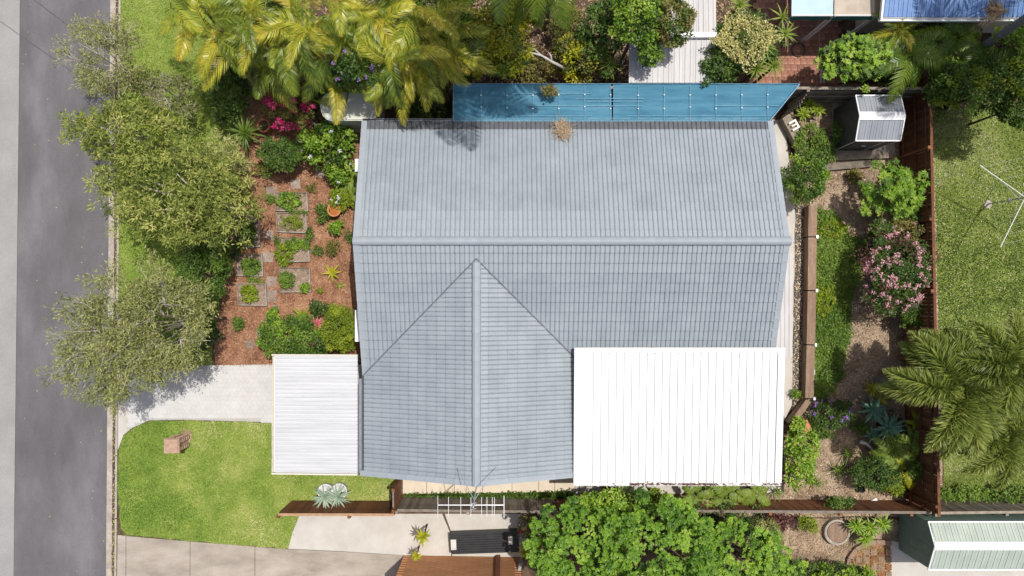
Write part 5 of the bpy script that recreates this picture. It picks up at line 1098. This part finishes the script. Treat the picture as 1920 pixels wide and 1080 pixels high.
for px, py, rx, ry, z, m, lb in ((1560, 430, 26, 20, .12, 'lf_lime', 'yellow green low growth at the top of the ground cover'), (1640, 455, 20, 22, .6, 'lf_dark', 'dark low shrub left of the pink flowers'), (1710, 590, 22, 26, .9, 'lf_mid', 'green shrub against the rear fence below the pink flowers'), (1600, 330, 16, 12, .2, 'lf_mixed', 'low dry plants on the bark chips below the grey shed'), (1715, 420, 18, 30, 1.0, 'lf_dark', 'dark leafy shrub against the rear fence beside the whorled bush'),
        (1560, 700, 26, 22, .16, 'lf_mid', 'shaded green mound above the purple flowers'), (1610, 800, 16, 14, .3, 'lf_mid', 'small green plant left of the lower agave'), (1680, 915, 22, 14, .5, 'lf_lime', 'lime shrub in the lower rear corner'), (1715, 880, 18, 24, .8, 'lf_mid', 'green shrub in the rear corner under the fence'), (1545, 560, 22, 30, .12, 'lf_lime', 'lighter green clump in the middle of the ground cover'), (1570, 250, 14, 26, .5, 'lf_mid', 'leafy weeds along the left wall of the grey shed')):
    plant('shrub', lb, 'shrub', px, py, z, rx, ry, z*.5, m, .09, .05, .8, cr=.17)
# tree ferns by the patio
FTF = [frond_mesh('frond', 1.25, 26, .30, .075, 'lf_fern', .35, .3, .3, False, 80+i, fat=.012) for i in range(3)]
for px, py, lb, n, sc in ((1302, 930, 'large light fern under the middle of the patio gutter', 6, (.55, .75)), (1362, 932, 'largest light fern beside the patio gutter', 9, (.65, .9)), (1418, 925, 'light fern under the right part of the patio gutter', 7, (.5, .7))):
    palm('tree_fern', lb, px, py, .9, FTF, n, 'bark_brown', .05, (0, 0), None, (-.1, .5), sc, cat='fern')
# foxtail palms
FX = [frond_mesh('frond', 2.0, 70, .50, .032, 'lf_foxtail', .55, .45, .55, True, 100+i, fat=.025) for i in range(4)]
def foxtail(label, px, py, z, nf, base, sc=(.85, 1.05), az=.2, azs=None):
    c = P(px, py, z); b = Vector((c.x+base[0], c.y+base[1], 0)); root = thing('foxtail_palm', label, 'palm', b, 'foxtail palms outside the rear fence'); mb = MB(); n = 26
    mb.tube([b.lerp(c, i/(n-1)) for i in range(n)], [.15*(1.1-.3*i/n)*(1+.03*(i % 2)) for i in range(n)], 12); mb.build('trunk', 'palm_bark', root)
    for i in range(nf): link('frond', FX[i % 4], root, c-b, (RN.uniform(-.3, .3), -RN.uniform(-.12, .55), math.radians(azs[i]) if azs else az+i*6.283/nf+RN.uniform(-.12, .12)), RN.uniform(*sc))
foxtail('foxtail palm leaning over the rear fence with bushy fronds', 1790, 738, 4.2, 13, (-.35, -.05), (1.0, 1.15), azs=(160, 173, 128, 100, 72, 45, 15, -15, -45, -75, -100, 246, 115)); foxtail('foxtail palm at the right edge with bushy fronds', 1895, 690, 4.4, 11, (-.1, -.1), (.75, .95), .5); foxtail('lower foxtail palm at the right edge below the other two', 1880, 820, 3.6, 10, (-.1, .1), (.7, .9), .9)
plant('shrub', 'green bushes along the fence behind the green shed', 'shrub', 1800, 925, .5, 60, 16, .3, 'lf_cover', .1, .05, .8); plant('shrub', 'green bush at the right edge above the green shed', 'shrub', 1895, 925, .5, 40, 18, .3, 'lf_mid', .1, .05, .8)

# ---------------------------------------------------------------- big leafy tree and yard at the bottom
GB = 'bright green trees below the timber fence'; WK = dict(L=.082, W=.05, dens=1.15, style='whorl', group=GB, cr=.27)
plant('tree', 'bright green whorl leafed tree, leftmost at the bottom beside the brick wall', 'tree', 1085, 1020, 3.0, 100, 82, 1.1, 'lf_tree', **WK)
plant('tree', 'bright green whorl leafed tree, largest at the bottom centre', 'tree', 1225, 1022, 3.3, 118, 96, 1.2, 'lf_tree', **WK)
plant('tree', 'bright green tree at the right of the bottom group beside the sandy yard', 'tree', 1378, 1045, 2.9, 98, 70, 1.0, 'lf_tree', **WK)
plant('tree', 'green bush rising above the fence below the patio gutter', 'tree', 1150, 942, 2.3, 84, 28, .6, 'lf_bright', L=.11, W=.065, dens=1.0, group=GB, cr=.25)
plant('tree', 'yellow green bush above the fence right of its green neighbour', 'tree', 1232, 938, 2.2, 26, 24, .5, 'lf_lime', L=.1, W=.06, dens=1.0, group=GB, cr=.22)
plant('shrub', 'dark green undergrowth filling the gap between the bottom trees and fence', 'shrub', 1330, 975, 1.2, 90, 30, .6, 'lf_dark', .12, .06, .9, extra=(('lf_maroon', .15, .1),))
plant('shrub', 'pale grey green feathery bush beside the sandy yard', 'shrub', 1436, 1000, .9, 34, 32, .5, 'lf_sage', .08, .03, .8)
plant('shrub', 'maroon leafed bush below the fence near the sandy yard', 'shrub', 1462, 976, .7, 26, 16, .4, 'lf_maroon', .13, .05, .9)
plant('shrub', 'small lime bush at the top of the sandy yard', 'shrub', 1512, 983, .6, 20, 14, .35, 'lf_lime', .1, .055, .9)
plant('hedge', 'green hedge along the bottom edge of the sandy yard', 'hedge', 1560, 1078, 1.0, 92, 20, .5, 'lf_bright', .11, .06, .95, extra=(('lf_dark', .4, .1),))
plant('shrub', 'dark end of hedge under the bottom right tree', 'shrub', 1470, 1075, 1.0, 40, 26, .6, 'lf_dark', .11, .06, .95, extra=(('lf_mid', .4, .1),))
SL = [blade_mesh('leaf', .55, .09, 'lf_bright', .3, 5, .3+.2*i) for i in range(3)]
for px, py, lb in ((1605, 985, 'strap leafed clump right of the round planter'), (1632, 990, 'strap leafed clump in the middle below the fence'), (1655, 982, 'strap leafed clump nearest to the green shed wall'), (1622, 1008, 'strap leafed clump nearest to the brick pad')):
    rosette('strap_plant', lb, 'plant', px, py, .6, 26, SL, pitch=(-.1, 1.0), sc=(.7, 1.0))
plant('flowering_shrub', 'dark shrub with a magenta flower left of the bottom trees', 'shrub', 985, 985, .8, 14, 22, .4, 'lf_mixed', .09, .04, .6, flowers=(('lf_red', 2, 14, .06, .07),))
YP = [blade_mesh('leaf', .38, .09, 'lf_yellow', .3, 5, .3+.25*i) for i in range(3)]
rosette('croton', 'yellow green potted palm like plant on the pale pad, upper head', 'plant', 793, 1007, 1.5, 18, YP, pitch=(-.1, .9), stem=.025); rosette('croton', 'yellow green plant against the orange brick wall, lower head', 'plant', 780, 1042, 1.1, 16, YP, pitch=(-.1, .9), sc=(.6, .8), stem=.025)
rosette('croton', 'yellow green strappy plant beside the black ribbed box', 'plant', 985, 1032, .9, 16, YP, pitch=(-.1, .9), sc=(.9, 1.2), stem=.025)
# ---------------------------------------------------------------- small things
# brick letterbox
q = P(344, 826); lb = thing('letterbox', 'brick pillar letterbox standing on the front lawn', 'letterbox', q)
bm_ = MB(); bm_.box((0, 0, 0), (.215, .105, .07)); bo = bm_.build('brick', 'brick'); bme = bo.data; bpy.data.objects.remove(bo)
mb = MB(); mb.box((q.x, q.y, .42), (.32, .32, .84)); mb.build('core', 'mortar', lb)
for r_ in range(11):
    for sx, sy, a in ((0, -1, 0), (0, 1, 0), (-1, 0, math.pi/2), (1, 0, math.pi/2)):
        for s_ in (-.11, .11):
            off = Vector((s_, sy*.135, 0)) if sy else Vector((sx*.135, s_, 0))
            if r_ % 2: off = off*1.0+(Vector((.04, 0, 0)) if sy else Vector((0, .04, 0)))
            link('brick', bme, lb, off+Vector((0, 0, .045+r_*.082)), (0, 0, a))
for i in range(2):
    mb = MB(); mb.box((q.x-.0, q.y+.13-.26*i, .955), (.54, .25, .07)); mb.build('cap_slab', 'brick', lb)
mb = MB(); mb.box((q.x-.0, q.y, 1.01), (.46, .44, .05)); mb.build('cap_top', 'brick', lb)
q = P(350, 817); mb = MB(); mb.prism([(q.x+.24*math.cos(k*1.05)*RN.uniform(.8, 1.1), q.y+.26*math.sin(k*1.05)) for k in range(6)], .0, .03); tag(mb.build('bare_patch', 'gravel'), 'bare dirt patch at the foot of the letterbox', 'dirt')
# fire hydrant marker / small white cover on the verge kerb is left as litter; white pots with agaves
POTP = [(.20, 0), (.26, .25), (.285, .48), (.285, .50), (.25, .50), (.24, .44), (.0, .44)]
AV = [blade_mesh('leaf', .55, .055, 'lf_agave', .25, 5, .3+.25*i, .2, base_w=.6) for i in range(3)]
for px, py, lb_, lb2 in ((616, 916, 'left of two white pots by the brown fence', 'grey green spiky plant in the left white pot'), (641, 915, 'right of two white pots by the brown fence', 'grey green spiky plant in the right white pot')):
    q = P(px, py, 0); t = thing('plant_pot', lb_, 'pot', q, 'white pots on the front lawn'); mb = MB(); mb.lathe(q, POTP[:5]+[(.24, .43)], 22); mb.build('pot_body', 'white_pot', t, True)
    mb = MB(); mb.lathe((q.x, q.y, .40), [(.235, 0), (.235, .02), (.02, .03)], 16); mb.build('potting_soil', 'soil', t)
    rosette('spiky_plant', lb2, 'plant', px-8, py+16, .95, 40, AV, pitch=(-.35, 1.1), stem=.05, parent_z=.44, root_m='bark_brown')
# terracotta bowl
q = P(631, 396); t = thing('plant_pot', 'round terracotta bowl full of rusty water in the mulch', 'pot', q); mb = MB(); mb.lathe(q, [(.14, 0), (.20, .2), (.245, .42), (.245, .45), (.205, .45), (.19, .36)], 24); mb.build('pot_body', 'terracotta', t, True)
mb = MB(); mb.lathe((q.x, q.y, .355), [(.196, 0), (.196, .02)], 24); mb.build('water', 'rusty_water', t)
q = P(502, 241); t = thing('plant_pot', 'terracotta pot under the magenta flowering shrub', 'pot', q); mb = MB(); mb.lathe(q, [(.16, 0), (.22, .3), (.24, .5), (.24, .54), (.2, .54), (.19, .45)], 22); mb.build('pot_body', 'terracotta', t, True)
mb = MB(); mb.lathe((q.x, q.y, .43), [(.19, 0), (.19, .03)], 18); mb.build('potting_soil', 'soil', t)
q = P(1479, 202); t = thing('plant_pot', 'small round wicker pot beside the house corner', 'pot', q); mb = MB(); mb.lathe(q, [(.1, 0), (.13, .3), (.13, .33), (.1, .33), (.09, .25)], 18); mb.build('pot_body', 'wicker', t, True)
mb = MB(); mb.lathe((q.x, q.y, .24), [(.095, 0), (.095, .02), (.03, .03)], 14); mb.build('potting_soil', 'gravel', t)
q = P(1496, 800); t = thing('plant_pot', 'low orange pot at the end of the retaining wall', 'pot', q); mb = MB(); mb.box((q.x, q.y, .2), (.62, .4, .4), .5); mb.build('pot_body', 'terracotta', t)
# letter shaped pale block on the short sleeper wall
q = P(1480, 240); t = thing('concrete_block', 'pale block shaped like a letter E on the dark sleeper', 'block', (q.x, q.y, .4)); a = -1.05; r_ = Matrix.Rotation(a, 3, 'Z'); mb = MB(); z = .45
for (cx, cy, w_, h_) in ((0, .1, .34, .07), (-.135, -.04, .07, .21), (0, -.02, .055, .17), (.135, -.04, .07, .21)):
    mb.box(Vector((q.x, q.y, z))+r_@Vector((cx, cy, 0)), (w_, h_, .1), a)
mb.build('block_body', 'block_white', t)
# bird nest like heap of dry twigs on the eave
q = P(1054, 243, 2.75); k = 420; p = np.array(q)+R.normal(0, 1, (k, 3))*[.12, .14, .02]+[0, 0, .03]; p[:, 2] -= (p[:, 1]-q.y)*TP
V, F = leaf_arrays(p, R.normal(0, 1, (k, 3))*[1, 1, .25], R.normal(0, .3, (k, 3))+[0, 0, 1], R.uniform(.12, .3, k), R.uniform(.012, .02, k))
tag(link('dry_flower_stalk', fast_mesh('dry_flower_stalk', V, F, 'lf_dry', R.uniform(.55, 1, k))), 'heap of dry palm flower twigs lying on the tiled eave', 'twigs', kind='stuff')
# television aerial
ab = Vector((WX, WY-.06, 3.7)); top = ab+Vector((0, 0, 2.25)); an = thing('tv_antenna', 'white television aerial on the front gable with two stays', 'antenna', ab)
mb = MB(); mb.tube([ab, top+Vector((0, 0, .25))], .02, 8); mb.build('mast', 'galv', an)
for s_ in (-1, 1): mb = MB(); mb.tube([(WX+s_*.62, WY+.5, WZ-.62*TP+.06), ab+Vector((0, 0, 1.75))], .011, 5); mb.build('stay', 'galv', an)
bl_, br_ = P(821, 938, top.z), P(946, 938, top.z); bl_.z = br_.z = top.z; bl_.y = br_.y = top.y
mb = MB(); mb.tube([bl_, br_], .014, 6); mb.build('boom', 'galv', an)
for px in (821, 841, 864, 883, 903, 913, 923, 927, 945):
    e = P(px, 938, top.z); ln = .31+(.05 if px in (821, 945) else 0); mb = MB(); mb.tube([(e.x, bl_.y-ln, top.z+.02), (e.x, bl_.y+ln*.75, top.z+.02)], .007 if px != 945 else .012, 5); mb.build('element', 'white_metal', an)
for i in range(3): mb = MB(); mb.tube([(WX-.09, top.y-.10+.08*i, top.z+.1), (WX+.09, top.y-.06+.08*i, top.z+.14)], .012, 5); mb.build('element', 'galv', an)
# rotary clothes line
q = P(1851, 383); ct = q+Vector((0, 0, 1.95)); ct.x += .05; cl = thing('rotary_clothesline', 'rotary clothes line on the weedy lawn at the right edge', 'clothesline', q)
mb = MB(); mb.tube([q, ct], .03, 8); mb.build('pole', 'galv', cl)
mb = MB(); mb.lathe(q+Vector((0, 0, .01)), [(.16, 0), (.15, .03), (.06, .05)], 12); mb.build('footing', 'kerb_concrete', cl)
mb = MB(); mb.lathe(q+Vector((0, 0, 1.2)), [(.03, -.06), (.06, -.03), (.06, .06), (.03, .09)], 8); mb.build('winder', 'galv', cl)
arms = []
for k in range(4):
    a = math.radians(148+90*k) if k != 1 else math.radians(240); e = ct+Vector((math.cos(a)*1.95, math.sin(a)*1.95, .22)); arms.append(e); mb = MB(); mb.tube([ct, e], .012, 6); ar = mb.build('arm', 'white_metal', cl)
    mb = MB(); mb.tube([ct+Vector((0, 0, -.35)), ct.lerp(e, .55)], .010, 5); mb.build('brace', 'galv', ar)
for f_ in (.55, .75, .95):
    for k in range(4):
        a, b = ct.lerp(arms[k], f_), ct.lerp(arms[(k+1) % 4], f_); mb = MB(); mb.tube([a, b], .0016, 4); mb.build('line', 'white_metal', cl)
# black ribbed box
bx = thing('storage_box', 'low black ribbed box beside the orange brick wall', 'box', P(908, 1018)); A, B, D_, E_ = P(843, 1001, .5), P(972, 996, .5), P(846, 1040, .5), P(974, 1036, .5)
mb = MB(); mb.prism([(A.x+.03, A.y-.03), (B.x-.03, B.y-.03), (E_.x-.03, E_.y+.03), (D_.x+.03, D_.y+.03)], .03, .47); mb.build('box_body', 'black_plastic', bx)
n = 9
for i in range(n):
    a, b = A.lerp(D_, i/n), B.lerp(E_, i/n); c_, d_ = A.lerp(D_, (i+.86)/n), B.lerp(E_, (i+.86)/n); mb = MB(); mb.prism([(a.x, a.y), (b.x, b.y), (d_.x, d_.y), (c_.x, c_.y)], .47, .50+.006*(i % 2)); mb.build('lid_slat', 'black_plastic', bx)
for px, py, w_, h_, lb_ in ((850.5, 1021, .19, .36, 'pale grey paver on the left end of the black box'), (957, 1013, .16, .28, 'pale grey paver on the right end of the black box')):
    q = P(px, py, .53); mb = MB(); mb.box((q.x, q.y, .535), (w_, h_, .06), .05); mb.box((q.x, q.y, .5665), (w_*.92, h_*.94, .004), .05); tag(mb.build('paver_weight', 'block_grey'), lb_, 'paver')
# dead branches
def log(name, label, pts, r, m='dead_wood', forks=()):
    t = thing(name, label, 'branch', P(*pts[0][:2])); mb = MB(); mb.tube([P(x, y, z) for x, y, z in pts], [r*(1-.6*i/(len(pts)-1)) for i in range(len(pts))], 8); mb.build('stem', m, t, True)
    for f in forks: mb = MB(); mb.tube([P(x, y, z) for x, y, z in f], [r*.55*(1-.6*i/(len(f)-1)) for i in range(len(f))], 6); mb.build('fork', m, t, True)
log('dead_branch', 'bleached dead branch lying in the shrubs at the top centre', [(1058, 128, 1.9), (1035, 116, 2.2), (1015, 104, 2.3), (985, 96, 2.3), (962, 93, 2.2)], .055, 'dead_wood', [[(1015, 104, 2.3), (1002, 92, 2.35), (990, 88, 2.3)], [(1035, 116, 2.2), (1033, 104, 2.3), (1028, 98, 2.3)]])
log('dead_branch', 'curved grey branch lying below the agave rosettes', [(1612, 828, .3), (1625, 832, .35), (1636, 843, .3), (1652, 856, .2)], .08)
log('dead_branch', 'pale bare branch at the bottom edge beside the brick wall', [(978, 1050, .8), (974, 1066, 1.2), (969, 1086, 1.6)], .09)
log('dead_branch', 'thin dead stick across the ground cover', [(1607, 488, .12), (1630, 493, .15), (1646, 497, .12)], .015)
# round planter ring with lid and the curved brick pad
q = P(1565, 995); t = thing('round_planter', 'round concrete planter ring with brown lid in the sandy yard', 'planter', q); mb = MB(); mb.lathe(q, [(.46, 0), (.46, .22), (.42, .24), (.39, .22), (.39, .15)], 28); mb.build('ring', 'kerb_concrete', t)
mb = MB(); mb.lathe((q.x+.04, q.y, .15), [(.37, 0), (.37, .04), (.3, .045)], 24); mb.build('lid', 'sleeper', t)
pdx = thing('brick_pad', 'curved brick paved pad with dark pavers beside the green shed', 'paving', P(1635, 1045)); pdx['kind'] = 'structure'
pts = [(1668, 1016), (1668, 1095), (1588, 1095), (1586, 1068), (1590, 1045), (1602, 1028), (1620, 1018), (1640, 1014)]
mb = MB(); mb.prism(ring(pts), .0, .06); mb.build('bed', 'mulch', pdx)
for i in range(len(pts)-5, len(pts)-1+1):
    a, b = P(*pts[i]), P(*pts[(i+1) % len(pts)]); mb = MB(); mb.bar(a+Vector((0, 0, .06)), b+Vector((0, 0, .06)), .16, .2); mb.build('edge', 'sleeper', pdx)
for j in range(5):
    for i in range(5):
        px, py = 1608+i*14, 1034+j*14
        if px < 1600+ (12 if j == 0 else 0): continue
        q = P(px, py); mb = MB(); mb.box((q.x, q.y, .075), (.21, .21, .04)); mb.build('paver', 'sleeper' if (i+j) % 3 else 'fence_brown', pdx)
litter('pad_litter', 'orange brown leaf litter on the curved brick pad', [(1600, 1022), (1666, 1020), (1666, 1080), (1592, 1080)], 420, .085, (.03, .08), (.02, .04), 'lf_litter', 'leaf litter', vr=(0, .6))
# timber lattice screen beside the house corner and other bits
t = thing('lattice_screen', 'dark timber lattice screen at the end of the blue cloth', 'lattice', P(1472, 208)); a, b = P(1464, 222), P(1482, 190)
for i in range(6): q = a.lerp(b, i/5); mb = MB(); mb.box((q.x, q.y, .9), (.03, .03, 1.8)); mb.build('lath', 'fence_grey', t)
for i in range(8): z = Vector((0, 0, .15+i*.22)); mb = MB(); mb.bar(a+z, b+z, .015, .03); mb.build('lath', 'fence_grey', t)
q = P(1521, 697); mb = MB(); mb.box((q.x, q.y, .09), (.13, .2, .16)); mb.box((q.x, q.y, .18), (.11, .17, .03)); tag(mb.build('white_tub', 'white_pot'), 'small white tub on the ground cover edge', 'tub')
q = P(1636, 938); mb = MB(); mb.box((q.x, q.y, .06), (.26, .12, .08), .5); mb.box((q.x+.02, q.y+.02, .11), (.2, .07, .03), .5); tag(mb.build('white_scrap', 'white_pot'), 'white scrap of pipe beside the lower fence', 'scrap')
q = P(1611, 915); t = thing('plant_pot', 'small black pot in the bark chips of the lower rear garden', 'pot', q); mb = MB(); mb.lathe(q, [(.09, 0), (.12, .22), (.12, .24), (.1, .24), (.09, .18)], 14); mb.build('pot_body', 'black_plastic', t, True)
t = thing('ladder', 'slim pale ladder leaning in the whorled bright shrub', 'ladder', P(1541, 130))
for s_ in (0, 6): mb = MB(); mb.tube([P(1539+s_, 156, 1.6), P(1539+s_, 118, 1.9)], .018, 5); mb.build('rail', 'galv', t)
for i in range(4): mb = MB(); mb.tube([P(1539, 152-i*9, 1.65+.06*i), P(1545, 152-i*9, 1.65+.06*i)], .014, 5); mb.build('rung', 'galv', t)
t = thing('hose_reel', 'coiled dark hose lying on the brick paving', 'hose', P(1497, 93)); mb = MB()
for k, r_ in enumerate((.26, .22, .24)): mb.tube([P(1497, 93, .06+.02*k)+Vector((r_*math.cos(a*.35), r_*math.sin(a*.35), 0)) for a in range(19)], .014, 5)
mb.build('coil', 'bark_brown', t)
mb = MB(); mb.tube([P(1535, 40, .06), P(1537, 80, .06)], .02, 5); tag(mb.build('timber_strip', 'fence_tan'), 'thin pale strip lying across the brick paving', 'strip')
